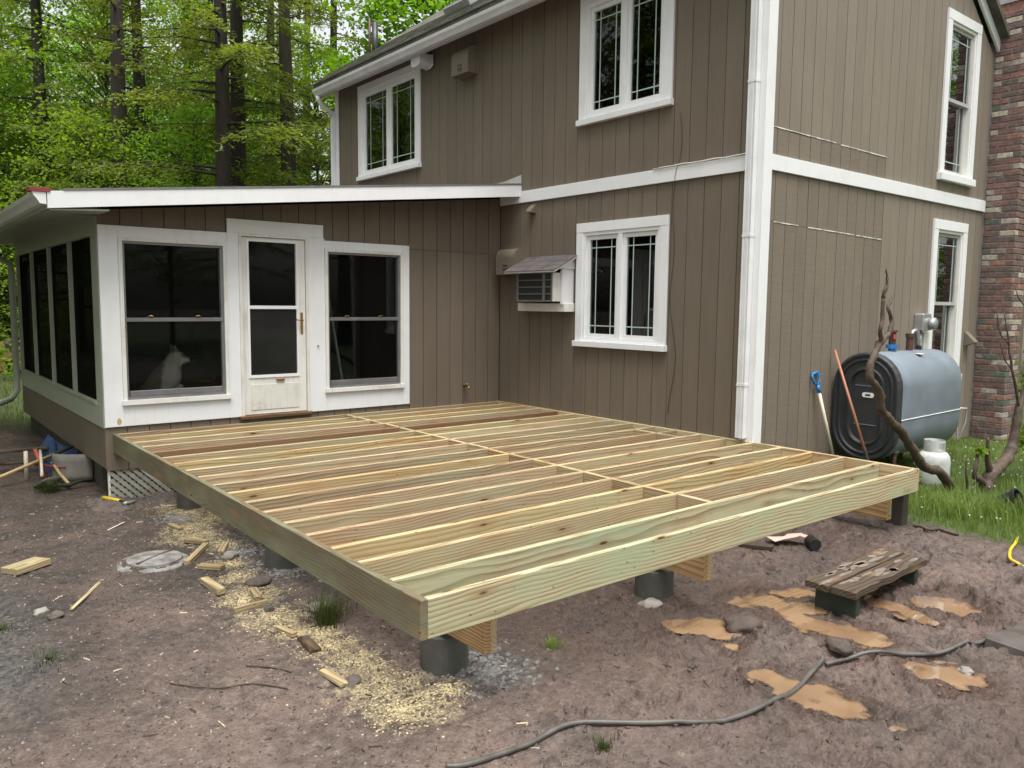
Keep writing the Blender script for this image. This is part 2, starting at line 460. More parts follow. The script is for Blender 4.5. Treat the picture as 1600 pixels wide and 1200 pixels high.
PUD = {
    'a': [(-2.72, -5.32, .10), (-2.62, -5.40, .12), (-2.62, -5.53, .09), (-2.73, -5.71, .05)],
    'b': [(-2.10, -5.34, .10), (-1.98, -5.43, .14), (-2.01, -5.61, .12), (-2.06, -5.80, .13), (-2.06, -5.96, .13), (-2.02, -6.10, .12), (-1.97, -6.18, .05), (-1.84, -5.65, .09)],
    'c': [(-1.37, -5.88, .11), (-1.36, -5.98, .11), (-1.42, -6.11, .09), (-1.45, -6.22, .05)],
    'd': [(-1.10, -6.11, .12), (-1.06, -6.19, .15), (-1.05, -6.30, .08)],
    'e': [(-2.92, -6.06, .09), (-2.91, -6.19, .12), (-2.89, -6.32, .13), (-2.88, -6.45, .10), (-2.87, -6.54, .04), (-2.87, -6.72, .05)],
    'f': [(-2.16, -6.53, .09), (-2.10, -6.64, .13), (-2.09, -6.74, .08)],
    'g': [(-1.74, -5.39, .07), (-1.65, -5.46, .09)],
}
SAW = [(-4.43, -.44, .13), (-4.29, -.84, .20), (-4.51, -1.65, .19), (-4.38, -2.02, .13), (-4.21, .6, .12), (-4.20, -1.19, .16), (-4.62, -3.26, .16),
       (-4.65, -3.71, .17), (-4.71, -3.30, .10), (-4.61, -3.99, .13), (-4.53, -4.11, .09), (-4.59, -4.31, .13), (-4.55, -4.58, .14), (-4.58, -4.92, .18),
       (-4.53, -5.17, .15), (-4.64, -5.16, .12), (-4.33, -5.12, .08), (-4.45, -1.35, .16), (-4.50, -2.5, .10), (-4.56, -2.85, .10)]

def pud_d(x, y, circles):
    d = np.full(np.shape(x), 9.0)
    for cx, cy, r in circles:
        d = np.minimum(d, np.hypot(x - cx, y - cy) / r)
    return d

_pr = random.Random(4)
PRINTS = []
for k in range(95):
    x_ = _pr.uniform(-4.4, .1); y_ = _pr.uniform(-7.3, -4.7)
    if x_ > -1.0 and y_ > -5.1: continue
    PRINTS.append((x_, y_, _pr.choice((-.5, -.4, -.6, 1.1, .2)) + _pr.uniform(-.5, .5), _pr.uniform(.12, .15), _pr.uniform(.018, .034)))
for k in range(40):
    PRINTS.append((_pr.uniform(-6.6, -4.7), _pr.uniform(-6, -.6), _pr.uniform(0, 3.1), _pr.uniform(.12, .15), _pr.uniform(.004, .009)))
WATER_Z = -.672
def ground_z(x, y):
    x = np.asarray(x, float); y = np.asarray(y, float)
    z = g0(x, y)
    near = sm((9 - np.hypot(x + 4, y + 5)) / 5)
    mud = sm((x + 4.6) / 1.6) * sm((-4.3 - y) / .9) * sm((.35 - x) / .7)
    left = near * (1 - mud)
    a = 0.010 * vn(x, y, 1.7, 1) + .008 * vn(x, y, 4.1, 2)
    z = z + near * a
    wx, wy = x + .06 * vn(x, y, 5, 9), y + .06 * vn(x, y, 5, 23)
    crease = lambda f, sd, w: sm((w - np.abs(vn(wx, wy, f, sd))) / w)
    churn = .018 * vn(x, y, 3.6, 3) + .013 * vn(wx, wy, 8.5, 4) + .005 * vn(x, y, 21, 5) - .015 * crease(5.5, 24, .10) - .012 * crease(12, 25, .13) - .008 * crease(26, 26, .17)
    churn = churn + .0028 * vn(x, y, 55, 21) + .005 * np.sin((x * .8 - y * .6) * 120 + 6 * vn(x, y, 5, 16)) * sm((vn(x, y, 2.6, 17) - .05) / .25)
    wetter = sm((x + 3.6) / .6) * sm((-.5 - x) / .5) * sm((-4.9 - y) / .5)
    z = z + mud * (churn * (1 + .5 * wetter))
    fine = .007 * vn(x, y, 12, 7) + .007 * (.4 - np.abs(vn(x, y, 24, 8))) + .007 * np.abs(vn(x, y, 48, 10)) ** 1.5
    z = z + left * fine
    for (cx, cy, a, L, dp) in PRINTS:
        near_ = (np.abs(x - cx) < .26) & (np.abs(y - cy) < .26)
        if not near_.any(): continue
        dx, dy = x[near_] - cx, y[near_] - cy
        u = (dx * math.cos(a) + dy * math.sin(a)) / L; w = (-dx * math.sin(a) + dy * math.cos(a)) / (L * .40 * (1 + .25 * np.sign(u) * np.minimum(1, np.abs(u))))
        q = np.hypot(u, w)
        z[near_] += -dp * sm((1.05 - q) / .22) + dp * .55 * sm((1.45 - q) / .3) * sm((q - .95) / .15) + dp * .22 * np.sin(u * L * 260) * sm((.95 - q) / .2)
    for k, cs in PUD.items():
        d = .92 * pud_d(x + .045 * vn(x, y, 9, 12) + .02 * vn(x, y, 23, 18), y + .045 * vn(x, y, 9, 13) + .02 * vn(x, y, 23, 19), cs)
        w = sm((1.55 - d) / .55)
        base = WATER_Z - .030 * sm((1.22 - d) / .6) + .012 * sm((d - .95) / .5) + .014 * np.maximum(0, vn(x, y, 14, 14) - .25) * 2
        z = z * (1 - w) + base * w
    z = z + .004 * vn(x, y, .4, 20) * 6 * sm((np.hypot(x, y) - 12) / 10)
    return z

def axis(fine0, fine1, step, lo, hi, grow=1.16):
    a = list(np.arange(fine0, fine1, step))
    s = step; p = a[-1]
    while p < hi: s = min(s * grow, 12); p += s; a.append(p)
    s = step; p = fine0; b = []
    while p > lo: s = min(s * grow, 12); p -= s; b.append(p)
    return np.array(b[::-1] + a)
gx = axis(-6.9, .5, .0135, -160, 170); gy = axis(-7.5, -1.0, .0135, -150, 160)
GX, GY = np.meshgrid(gx, gy)
GZ = ground_z(GX, GY)
V = np.stack([GX.ravel(), GY.ravel(), GZ.ravel()], 1)
nx, ny = len(gx), len(gy)
ii = (np.arange(ny - 1)[:, None] * nx + np.arange(nx - 1)[None, :]).ravel()
F = np.stack([ii, ii + 1, ii + nx + 1, ii + nx], 1)

m, nt, b = mk('muddy_ground')
v = coords(nt)
att = lambda n: nd(nt, 'Attribute', {'attribute_name': n}).outputs['Fac']
na = nd(nt, 'TexNoise', Vector=v, Scale=1.6, Detail=8.0, Roughness=.68)
nb = nd(nt, 'TexNoise', Vector=v, Scale=14.0, Detail=8.0, Roughness=.72)
nc = nd(nt, 'TexNoise', Vector=v, Scale=70.0, Detail=5.0, Roughness=.7)
nr = nd(nt, 'TexNoise', {'noise_type': 'RIDGED_MULTIFRACTAL', 'normalize': True}, Vector=v, Scale=20.0, Detail=5.0, Roughness=.6)
nl = nd(nt, 'TexNoise', Vector=v, Scale=.55, Detail=4.0, Roughness=.6)
pb = nd(nt, 'TexVoronoi', Vector=v, Scale=46.0)
pb2 = nd(nt, 'TexVoronoi', Vector=v, Scale=120.0)
mudc = ramp(nt, nb.outputs[0], [(.28, (.030, .021, .017)), (.42, (.078, .058, .049)), (.68, (.155, .118, .102))])
soil = ramp(nt, nb.outputs[0], [(.30, (.018, .015, .013)), (.5, (.048, .039, .033)), (.72, (.100, .082, .070))])
c = mix(nt, att('mud'), soil, mudc)
c = mix(nt, mth(nt, 'MULTIPLY', ramp(nt, na.outputs[0], [(.40, 0), (.62, 1)]), .55), c, mix(nt, .5, c, (.265, .175, .145)))
c = mix(nt, .75, c, ramp(nt, nl.outputs[0], [(.34, .62), (.5, 1.0), (.66, 1.22)]), 'MULTIPLY')
c = mix(nt, .7, c, ramp(nt, nd(nt, 'TexNoise', Vector=v, Scale=27.0, Detail=6.0, Roughness=.75, Distortion=1.2).outputs[0], [(.34, .25), (.44, 1.0), (.8, 1.12)]), 'MULTIPLY')
c = mix(nt, .85, c, ramp(nt, nc.outputs[0], [(.28, .30), (.42, .95), (.70, 1.45)]), 'MULTIPLY')  # dark pits: cavity shade put into the colour by the fine bump noise
peb = ramp(nt, pb.outputs['Color'], [(.74, 0), (.78, 1)])
pebm = mth(nt, 'MULTIPLY', mth(nt, 'MULTIPLY', peb, ramp(nt, pb.outputs['Distance'], [(.25, 1), (.36, 0)])), mth(nt, 'SUBTRACT', .75, mth(nt, 'MULTIPLY', att('mud'), .7)))
c = mix(nt, pebm, c, ramp(nt, pb2.outputs['Color'], [(.2, (.10, .09, .085)), (.8, (.30, .27, .24))]))
gravc = ramp(nt, pb.outputs['Color'], [(.2, (.035, .037, .038)), (.9, (.20, .20, .19))])
c = mix(nt, att('grav'), c, gravc)
litter = ramp(nt, nb.outputs[0], [(.3, (.020, .016, .010)), (.5, (.060, .043, .024)), (.7, (.115, .085, .050))])
c = mix(nt, att('forest'), c, litter)
turf = ramp(nt, nb.outputs[0], [(.3, (.030, .045, .012)), (.7, (.085, .125, .030))])
c = mix(nt, att('turf'), c, turf)
sawf = mth(nt, 'MULTIPLY', att('saw'), 1.0)
sawm = ramp(nt, mth(nt, 'ADD', sawf, mth(nt, 'MULTIPLY_ADD', nb.outputs[0], 3.2, -1.72)), [(.30, 0), (1.0, 1)])
sawm = mth(nt, 'MULTIPLY', sawm, ramp(nt, nc.outputs[0], [(.40, .10), (.58, 1)]))
sawc = ramp(nt, nc.outputs[0], [(.3, (.36, .29, .155)), (.7, (.60, .51, .30))])
c = mix(nt, mth(nt, 'MULTIPLY', sawm, .92), c, sawc)
wetc = mix(nt, 1.0, c, (.46, .39, .35), 'MULTIPLY')
wetm = mth(nt, 'MULTIPLY', att('wet'), ramp(nt, na.outputs[0], [(.3, .4), (.6, 1)]))
c = mix(nt, wetm, c, wetc)
c = mix(nt, att('silt'), c, (.27, .180, .115))
rg = mth(nt, 'SUBTRACT', ramp(nt, nb.outputs[0], [(.3, .62), (.7, .85)]), mth(nt, 'ADD', mth(nt, 'MULTIPLY', wetm, .36), mth(nt, 'MULTIPLY', att('mud'), .16)))
setc(nt, b, c, rg)
b.inputs['Specular IOR Level'].default_value = .5
dry = mth(nt, 'SUBTRACT', 1.0, mth(nt, 'MULTIPLY', att('mud'), .55))
h = mth(nt, 'ADD', mth(nt, 'MULTIPLY', mth(nt, 'ADD', mth(nt, 'MULTIPLY', nb.outputs[0], 1.0), mth(nt, 'MULTIPLY', nr.outputs[0], .55)), dry), mth(nt, 'MULTIPLY', nc.outputs[0], .35))
h = mth(nt, 'ADD', h, mth(nt, 'MULTIPLY', mth(nt, 'MULTIPLY', pebm, mth(nt, 'SUBTRACT', .4, pb.outputs['Distance'])), 1.2))
bump(nt, b, h, 1.0, .034)
M['ground'] = m

me = arr_mesh('ground', V, F, M['ground'], True)
X, Y = GX.ravel(), GY.ravel()
def put(name, val):
    a = me.attributes.new(name, 'FLOAT', 'POINT'); a.data.foreach_set('value', np.asarray(val, np.float32))
mudm = sm((X + 5.2) / 1.3) * sm((-4.6 - Y) / .8) * sm((.45 + .25 * vn(X, Y, 2, 31) - X) / .6)
mudm = np.maximum(mudm, sm((-3.1 - Y + .7 * vn(X, Y, .9, 38)) / 1.5) * sm((.2 - X) / .5) * (.85 + .15 * vn(X, Y, 2.1, 39)))
put('mud', mudm)
pd = np.full(X.shape, 9.0)
for cs in PUD.values(): pd = np.minimum(pd, pud_d(X, Y, cs))
put('wet', np.clip(mudm * sm((X + 4.4) / 1.5) * .75 * (.6 + .7 * vn(X, Y, 1.1, 32)) + sm((2.4 - pd) / .9) * 1.1, 0, 1))
pdw = np.full(X.shape, 9.0)
for cs in PUD.values(): pdw = np.minimum(pdw, pud_d(X + .045 * vn(X, Y, 9, 12) + .02 * vn(X, Y, 23, 18), Y + .045 * vn(X, Y, 9, 13) + .02 * vn(X, Y, 23, 19), cs))
put('silt', sm((1.05 - pdw + .2 * vn(X, Y, 17, 36)) / .4) * .55)
sw = np.zeros(X.shape)
for cx, cy, r in SAW: sw = np.maximum(sw, sm((2.5 - np.hypot(X - cx, Y - cy) / r) / 2.1))
put('saw', sw)
gv = sm((.42 - np.hypot(X + 4.05, Y + 5.05)) / .3) * .5
gv = np.maximum(gv, .4 * sm((.45 - np.abs(X + 4.35)) / .3) * sm((Y + 3.8) / .6) * sm((-1.2 - Y) / .5) * (.5 + .5 * vn(X, Y, 3, 37)))
gv = np.maximum(gv, .55 * sm((-5.6 - X) / .6) * sm((Y + 4.6) / 1) * sm((-1.3 - Y) / .6))
put('grav', np.clip(gv, 0, 1))
turf_m = sm((X - .05 - .22 * vn(X, Y, 2.2, 33)) / .35) * sm((14 - X) / 3)
turf_m = np.maximum(turf_m, sm((Y - 4.6) / .8) * sm((15 - Y) / 2) * sm((-3.6 - X) / .3) * sm((14 + X) / 3))
turf_m = np.maximum(turf_m, .55 * sm((vn(X, Y, 1.3, 34) - .25) / .3) * sm((-5.6 - X) / .5) * sm((-1.7 - Y) / .5))
put('turf', np.clip(turf_m, 0, 1))
put('forest', np.maximum(sm((Y - 13) / 3), sm((X - 12) / 4)) * (1 - turf_m))
ground = link_mesh('ground', me); ground['kind'] = 'structure'

# puddles: muddy water sheets lying in the hollows
m, nt, b = mk('muddy_water')
n = nd(nt, 'TexNoise', Vector=coords(nt), Scale=3.2, Detail=4.0)
n2 = nd(nt, 'TexNoise', Vector=coords(nt), Scale=30.0, Detail=2.0)
setc(nt, b, ramp(nt, n.outputs[0], [(.3, (.185, .112, .064)), (.7, (.305, .192, .114))]), .02)
b.inputs['IOR'].default_value = 1.33
bump(nt, b, n2.outputs[0], .01, .003)
b.inputs['Specular IOR Level'].default_value = .8
tr = nt.nodes.new('ShaderNodeBsdfTransparent')
dpt = nd(nt, 'Attribute', {'attribute_name': 'depth'}).outputs['Fac']
ms = nd(nt, 'MixShader', Fac=ramp(nt, mth(nt, 'MULTIPLY_ADD', dpt, 45.0, mth(nt, 'MULTIPLY_ADD', n2.outputs[0], .3, -.15)), [(.02, .0), (.45, .55), (1.0, .95)]), i1=tr.outputs[0], i2=b.outputs[0])
gs = nd(nt, 'BsdfGlossy', Color=(1, 1, 1, 1), Roughness=.02)
fz = nd(nt, 'Fresnel', IOR=1.5)
m2_ = nd(nt, 'MixShader', Fac=fz.outputs[0], i1=ms.outputs[0], i2=gs.outputs[0])
nt.links.new(m2_.outputs[0], nt.nodes['Material Output'].inputs['Surface'])
M['water'] = m
for k, cs in PUD.items():
    mb = MB()
    x0 = min(c[0] - 1.5 * c[2] for c in cs); x1 = max(c[0] + 1.5 * c[2] for c in cs)
    y0 = min(c[1] - 1.5 * c[2] for c in cs); y1 = max(c[1] + 1.5 * c[2] for c in cs)
    st = .014; idx = {}
    nxp, nyp = int((x1 - x0) / st) + 1, int((y1 - y0) / st) + 1
    gxx, gyy = np.meshgrid(x0 + np.arange(nxp + 1) * st, y0 + np.arange(nyp + 1) * st)
    inn = pud_d(gxx, gyy, cs) < 1.42
    for j in range(nyp):
        for i in range(nxp):
            if inn[j, i] and inn[j, i + 1] and inn[j + 1, i] and inn[j + 1, i + 1]:
                q = []
                for (a, c_) in ((i, j), (i + 1, j), (i + 1, j + 1), (i, j + 1)):
                    if (a, c_) not in idx:
                        idx[(a, c_)] = len(mb.v); mb.v.append((gxx[c_, a], gyy[c_, a], WATER_Z))
                    q.append(idx[(a, c_)])
                mb.f.append(tuple(q))
    o = mb.build('puddle', M['water']); o['kind'] = 'structure'
    pv_ = np.array(mb.v); dep_ = WATER_Z - ground_z(pv_[:, 0], pv_[:, 1])
    at_ = o.data.attributes.new('depth', 'FLOAT', 'POINT'); at_.data.foreach_set('value', dep_.astype(np.float32))

def gz(x, y): return float(ground_z(np.array([x]), np.array([y]))[0])

# ------------------------------------------------------------------ house
YW2 = -3.923
XE = 5.0
YB = 4.6
fW1 = lambda s, d, z: (-d, s, z)
fW2 = lambda s, d, z: (s, YW2 - d, z)
fP = lambda s, d, z: (s, -d, z)
fL = lambda s, d, z: (-4.787 - d, s, z)

def fbox(mb, fn, s0, s1, d0, d1, z0, z1, z1b=None, z0b=None):
    z1b = z1 if z1b is None else z1b; z0b = z0 if z0b is None else z0b
    return mb.hexa([fn(s0, d0, z0), fn(s1, d0, z0b), fn(s1, d1, z0b), fn(s0, d1, z0), fn(s0, d0, z1), fn(s1, d0, z1b), fn(s1, d1, z1b), fn(s0, d1, z1)])

def cut_cells(s0, s1, z0, top, openings, zsplit=()):
    """split a strip into (sa, sb, za, zb_left, zb_right) pieces around openings; top(s) gives the upper edge"""
    cuts = sorted({s0, s1} | {q for o in openings for q in o[:2] if s0 < q < s1})
    out = []
    for a, b_ in zip(cuts[:-1], cuts[1:]):
        mid = (a + b_) / 2
        blocks = sorted((o[2], o[3]) for o in openings if o[0] < mid < o[1])
        z = z0
        for lo, hi in blocks:
            if lo >= top(mid) - .01: break
            if lo > z + .005: out.append((a, b_, z, lo, lo))
            z = max(z, hi)
        if z < min(top(a), top(b_)) - .005: out.append((a, b_, z, top(a), top(b_)))
    return out

def siding(parent, fn, s0, s1, phase, pitch, z0, top, openings, matf, splits=None, gap=.008):
    k = math.floor((s0 - phase) / pitch)
    while phase + k * pitch < s1:
        a = max(s0, phase + k * pitch + gap / 2); b_ = min(s1, phase + (k + 1) * pitch - gap / 2); k += 1
        if b_ - a < .015: continue
        zs = [z0] + [q for q in (splits((a + b_) / 2) if splits else [])]
        for i, za in enumerate(zs):
            zt = top if i == len(zs) - 1 else (lambda s, h=zs[i + 1]: h - .004)
            cells = cut_cells(a, b_, za, zt, openings)
            if not cells: continue
            th = random.uniform(-.0015, .0015)
            for (p, q, zl, zh, zh2) in cells:
                if q - p < .004: continue
                mb = MB(); fbox(mb, fn, p, q, -.011, th, zl, zh, zh2)
                mb.build('siding_board', matf((a + b_) / 2, za), parent)

def backing(parent, fn, s0, s1, z0, top, openings, name, thick=.09, mat=None):
    mb = MB()
    for (p, q, zl, zh, zh2) in cut_cells(s0, s1, z0, top, openings):
        fbox(mb, fn, p, q, -.013 - thick, -.013, zl, zh, zh2)
    return mb.build(name, mat or M['recess'], parent)

def casement(parent, fn, s0, s1, z0, z1, label, curtain=True):
    """white double casement with narrow grille bars, drawn outside trim size"""
    t = .105; sh = .065
    mb = MB()
    fbox(mb, fn, s0, s1, .001, .030, z1 - t, z1)
    fbox(mb, fn, s0, s0 + t, .001, .028, z0 + sh, z1 - t - .001)
    fbox(mb, fn, s1 - t, s1, .001, .028, z0 + sh, z1 - t - .001)
    w = mb.build('window', M['white'], parent, bevel=.002)
    sub(w, label)
    mb = MB(); fbox(mb, fn, s0 - .012, s1 + .012, -.02, .062, z0, z0 + sh - .001)
    mb.build('sill', M['white'], w, bevel=.003)
    a, b_, c, d = s0 + t, s1 - t, z0 + sh, z1 - t
    fr = .038
    mb = MB()
    fbox(mb, fn, a, b_, -.075, .018, d - fr, d - .001); fbox(mb, fn, a, b_, -.075, .018, c + .001, c + fr)
    fbox(mb, fn, a + .001, a + fr, -.075, .017, c + fr, d - fr); fbox(mb, fn, b_ - fr, b_ - .001, -.075, .017, c + fr, d - fr)
    mid = (a + b_) / 2
    fbox(mb, fn, mid - .028, mid + .028, -.075, .016, c + fr, d - fr)
    mb.build('frame', M['vinyl'], w)
    for (p, q) in ((a + fr, mid - .028), (mid + .028, b_ - fr)):
        st = .050; e, f_ = c + fr, d - fr
        mb = MB()
        fbox(mb, fn, p + .002, q - .002, -.050, -.006, f_ - st, f_ - .002); fbox(mb, fn, p + .002, q - .002, -.050, -.006, e + .002, e + st)
        fbox(mb, fn, p + .002, p + st, -.050, -.007, e + st, f_ - st); fbox(mb, fn, q - st, q - .002, -.050, -.007, e + st, f_ - st)
        mb.build('sash', M['vinyl'], w)
        mb = MB(); fbox(mb, fn, p + st - .004, q - st + .004, -.034, -.030, e + st - .004, f_ - st + .004)
        mb.build('pane', M['glass'], w)
        pw, ph = q - p - 2 * st, f_ - e - 2 * st
        for k in (.21, .79):
            s = p + st + pw * k
            mb = MB(); fbox(mb, fn, s - .006, s + .006, -.0295, -.0255, e + st, f_ - st); mb.build('muntin', M['muntin'], w)
        for k in (.085, .915):
            z = e + st + ph * k
            mb = MB(); fbox(mb, fn, p + st, q - st, -.0290, -.0250, z - .006, z + .006); mb.build('muntin', M['muntin'], w)
    if curtain:
        mb = MB(); n = 14
        for (p, q) in ((b_ - .11, b_ - .01), (mid - .12, mid - .03)):
            for i in range(n):
                u0, u1 = p + (q - p) * i / n, p + (q - p) * (i + 1) / n
                d0, d1 = -.20 - .012 * (i % 2), -.20 - .012 * ((i + 1) % 2)
                mb.add([fn(u0, d0, c), fn(u1, d1, c), fn(u1, d1, d), fn(u0, d0, d)], [(0, 1, 2, 3)])
        mb.build('curtain', M['curtain'], w)
    return (a - .002, b_ + .002, c - .002, d + .002)

def doublehung(parent, fn, s0, s1, z0, z1, label):
    t = .115; sh = .085
    mb = MB()
    fbox(mb, fn, s0, s1, .001, .030, z1 - t, z1)
    fbox(mb, fn, s0, s0 + t, .001, .028, z0 + sh, z1 - t - .001)
    fbox(mb, fn, s1 - t, s1, .001, .028, z0 + sh, z1 - t - .001)
    w = mb.build('window', M['white'], parent, bevel=.002); sub(w, label)
    mb = MB(); fbox(mb, fn, s0 - .012, s1 + .012, -.02, .065, z0, z0 + sh - .001); mb.build('sill', M['white'], w, bevel=.003)
    a, b_, c, d = s0 + t, s1 - t, z0 + sh, z1 - t
    fr = .035; mb = MB()
    fbox(mb, fn, a, b_, -.09, .012, d - fr, d - .001); fbox(mb, fn, a, b_, -.09, .012, c + .001, c + fr)
    fbox(mb, fn, a + .001, a + fr, -.09, .011, c + fr, d - fr); fbox(mb, fn, b_ - fr, b_ - .001, -.09, .011, c + fr, d - fr)
    mb.build('frame', M['white_dirty'], w)
    zm = (c + d) / 2
    for i, (e, f_, dd) in enumerate(((zm - .02, d - fr, -.015), (c + fr, zm + .02, -.055))):
        st = .042; p, q = a + fr, b_ - fr; mb = MB()
        fbox(mb, fn, p + .002, q - .002, dd - .034, dd, f_ - st, f_ - .001); fbox(mb, fn, p + .002, q - .002, dd - .034, dd, e + .001, e + st)
        fbox(mb, fn, p + .002, p + st, dd - .034, dd - .001, e + st, f_ - st); fbox(mb, fn, q - st, q - .002, dd - .034, dd - .001, e + st, f_ - st)
        mb.build('sash', M['sash_pale'], w)
        mb = MB(); fbox(mb, fn, p + st - .004, q - st + .004, dd - .022, dd - .018, e + st - .004, f_ - st + .004); mb.build('pane', M['glass_gable'], w)
        for k in (.14, .86):
            s = p + st + (q - p - 2 * st) * k
            mb = MB(); fbox(mb, fn, s - .006, s + .006, dd - .0175, dd - .0135, e + st, f_ - st); mb.build('muntin', M['muntin'], w)
        z = (f_ - st - .10) if i == 0 else (e + st + .10)
        mb = MB(); fbox(mb, fn, p + st, q - st, dd - .0170, dd - .0130, z - .006, z + .006); mb.build('muntin', M['muntin'], w)
    return (a - .002, b_ + .002, c - .002, d + .002)

house = thing('house', 'two storey house with brown grooved board siding and white trim', 'house', (2.5, 0, -.5))
opW1 = [casement(house, fW1, -2.838, -1.473, .802, 2.218, 'lower casement window beside the air conditioner'),
        casement(house, fW1, -2.830, -1.470, 3.318, 4.735, 'upper casement window nearest the white corner'),
        casement(house, fW1, 1.905, 3.790, 3.285, 4.800, 'far upper casement window close under the gutter')]
opW2 = [doublehung(house, fW2, 3.584, 4.532, 2.827, 4.806, 'tall upper window beside the chimney'),
        doublehung(house, fW2, 3.546, 4.502, .36, 2.360, 'tall lower window behind the oil tank')]
opAC = (-1.375, -.73, 1.32, 1.66)
inset = lambda o: (o[0] + .03, o[1] - .03, o[2] + .03, o[3] - .03)
# siding cut lines follow the trim, so the cut is hidden under it
cutW1 = [inset(o) for o in opW1]; cutW2 = [inset(o) for o in opW2]
flat = lambda h: (lambda s: h)
ZB0, ZB1 = 2.552, 2.694
siding(house, fW1, -3.90, 0.0, -.414, .2035, -.42, flat(ZB0 + .02), opW1 + [opAC], lambda s, z: M['siding'])
siding(house, fW1, -3.90, YB, -.414, .2035, ZB1 - .02, flat(4.915), opW1, lambda s, z: M['siding'])
backing(house, fW1, -3.91, YB, -.45, flat(4.915), opW1 + [opAC], 'wall')
RX = 2.225
gtop = lambda s: 4.925 + .70 * s if s < RX else 4.925 + .70 * RX - .70 * (s - RX)
def w2split_lo(s): return [2.085 - .020 * s + .004 * math.sin(9 * s)] if s < 2.33 else []
def w2split_hi(s): return [2.948 - .006 * s + .004 * math.sin(7 * s)] if s < 2.33 else []
siding(house, fW2, .02, XE, .209, .1907, -.44, flat(ZB0 + .02), opW2, lambda s, z: M['siding_old'] if s < 2.33 else M['siding_gable'], w2split_lo)
siding(house, fW2, .02, XE, .209, .1907, ZB1 - .02, gtop, opW2, lambda s, z: M['siding_old'] if (s < 2.33 and z < 2.8) else M['siding_gable'], w2split_hi)
backing(house, fW2, .105, XE, -.45, gtop, opW2, 'wall')
# closing walls, floors: make the rooms behind the windows dark and real
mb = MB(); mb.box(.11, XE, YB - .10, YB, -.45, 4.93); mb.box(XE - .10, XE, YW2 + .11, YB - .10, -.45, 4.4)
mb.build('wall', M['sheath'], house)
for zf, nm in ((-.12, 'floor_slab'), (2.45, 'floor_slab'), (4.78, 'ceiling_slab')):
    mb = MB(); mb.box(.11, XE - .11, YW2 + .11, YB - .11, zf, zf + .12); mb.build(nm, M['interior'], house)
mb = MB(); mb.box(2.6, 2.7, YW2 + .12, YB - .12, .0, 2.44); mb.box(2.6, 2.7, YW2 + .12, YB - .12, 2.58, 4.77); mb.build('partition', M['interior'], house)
# patched seams on the gable wall: ragged pale caulk lines
for (x0, x1, z, sl) in ((.14, 1.25, 2.955, -.006), (1.35, 2.32, 2.950, -.006), (.20, .62, 2.088, -.02), (.80, 1.7, 2.087, -.02), (1.75, 2.3, 2.085, -.02)):
    mb = MB(); n = 18
    for i in range(n):
        a, b_ = x0 + (x1 - x0) * i / n, x0 + (x1 - x0) * (i + 1) / n
        w0 = random.uniform(.002, .007)
        fbox(mb, fW2, a, b_, -.004, .0045, z + sl * a - w0, z + sl * a + w0 * .6)
    mb.build('caulk_line', M['white_dirty'], house)

# trim
def trim(name, fn, s0, s1, d0, d1, z0, z1, mat='white', bev=.002, label=None):
    mb = MB(); fbox(mb, fn, s0, s1, d0, d1, z0, z1)
    o = mb.build(name, M[mat], house, bevel=bev)
    if label: sub(o, label)
    return o
trim('band_board', fW1, -3.780, -.02, .002, .026, ZB0, ZB1, label='white band board on the window wall')
trim('band_board', fW2, .112, XE - .01, .002, .026, ZB0, ZB1, label='white band board on the gable wall')
trim('corner_board', fW1, -3.944, -3.785, .003, .024, -.42, 4.90)
trim('corner_board', fW2, -.002, .112, .003, .022, -.42, 4.92)
trim('corner_board', fW1, YB - .10, YB + .01, .003, .024, 2.8, 4.90)
# downspout at the near corner: ribbed rectangular pipe with straps
def downspout(y0, y1, x0, x1, za, zb, parent, elbow=None):
    yc = (y0 + y1) / 2; w = (y1 - y0)
    prof = [(x0, y0), (x0 + .004, yc - w * .22), (x0, yc - w * .18), (x0, yc + w * .18), (x0 + .004, yc + w * .22), (x0, y1), (x1, y1), (x1, y0)]
    mb = MB(); mb.prism(prof, lambda p, q, a: (p, q, a), za, zb)
    o = mb.build('downspout', M['gutter'], parent)
    for z in np.arange(za + .5, zb, 1.4):
        m2 = MB(); m2.box(x0 - .003, x1, y0 - .004, y1 + .004, z, z + .025); m2.build('strap', M['gutter'], o)
    return o
downspout(-3.875, -3.790, -.092, -.027, .03, 4.78, house)
ds = downspout(YB - .005, YB + .065, -.085, -.03, 2.8, 4.55, house)
mb = MB(); mb.tube([(-.34, YB - .0, 4.76), (-.335, YB + .0, 4.70), (-.25, YB + .02, 4.60), (-.12, YB + .03, 4.56), (-.058, YB + .03, 4.48)], .038, 10)
mb.build('elbow', M['gutter'], ds, smooth=True)
# gutter, fascia, soffit, roof
mb = MB()
kp = [(-.285, 4.875), (-.285, 4.765), (-.355, 4.765), (-.372, 4.800), (-.395, 4.835), (-.402, 4.872), (-.394, 4.875), (-.386, 4.842), (-.362, 4.806), (-.350, 4.775), (-.293, 4.775), (-.293, 4.875)]
mb.prism(kp, lambda p, q, a: (p, a, q), YW2 - .12, YB + .10)
mb.build('gutter', M['gutter'], house)
mb = MB(); mb.box(-.284, -.262, YW2 - .14, YB + .12, 4.745, 4.93); mb.build('fascia', M['soffit'], house)
mb = MB(); mb.hexa([(-.262, YW2 - .10, 4.755), (0.005, YW2 - .10, 4.905), (0.005, YB + .1, 4.905), (-.262, YB + .1, 4.755), (-.262, YW2 - .10, 4.772), (0.005, YW2 - .10, 4.930), (0.005, YB + .1, 4.930), (-.262, YB + .1, 4.772)])
mb.build('soffit', M['soffit'], house)
zr = lambda x: 4.93 + .70 * (x + .33) if x < RX else 4.93 + .70 * (RX + .33) - .70 * (x - RX)
roof = MB()
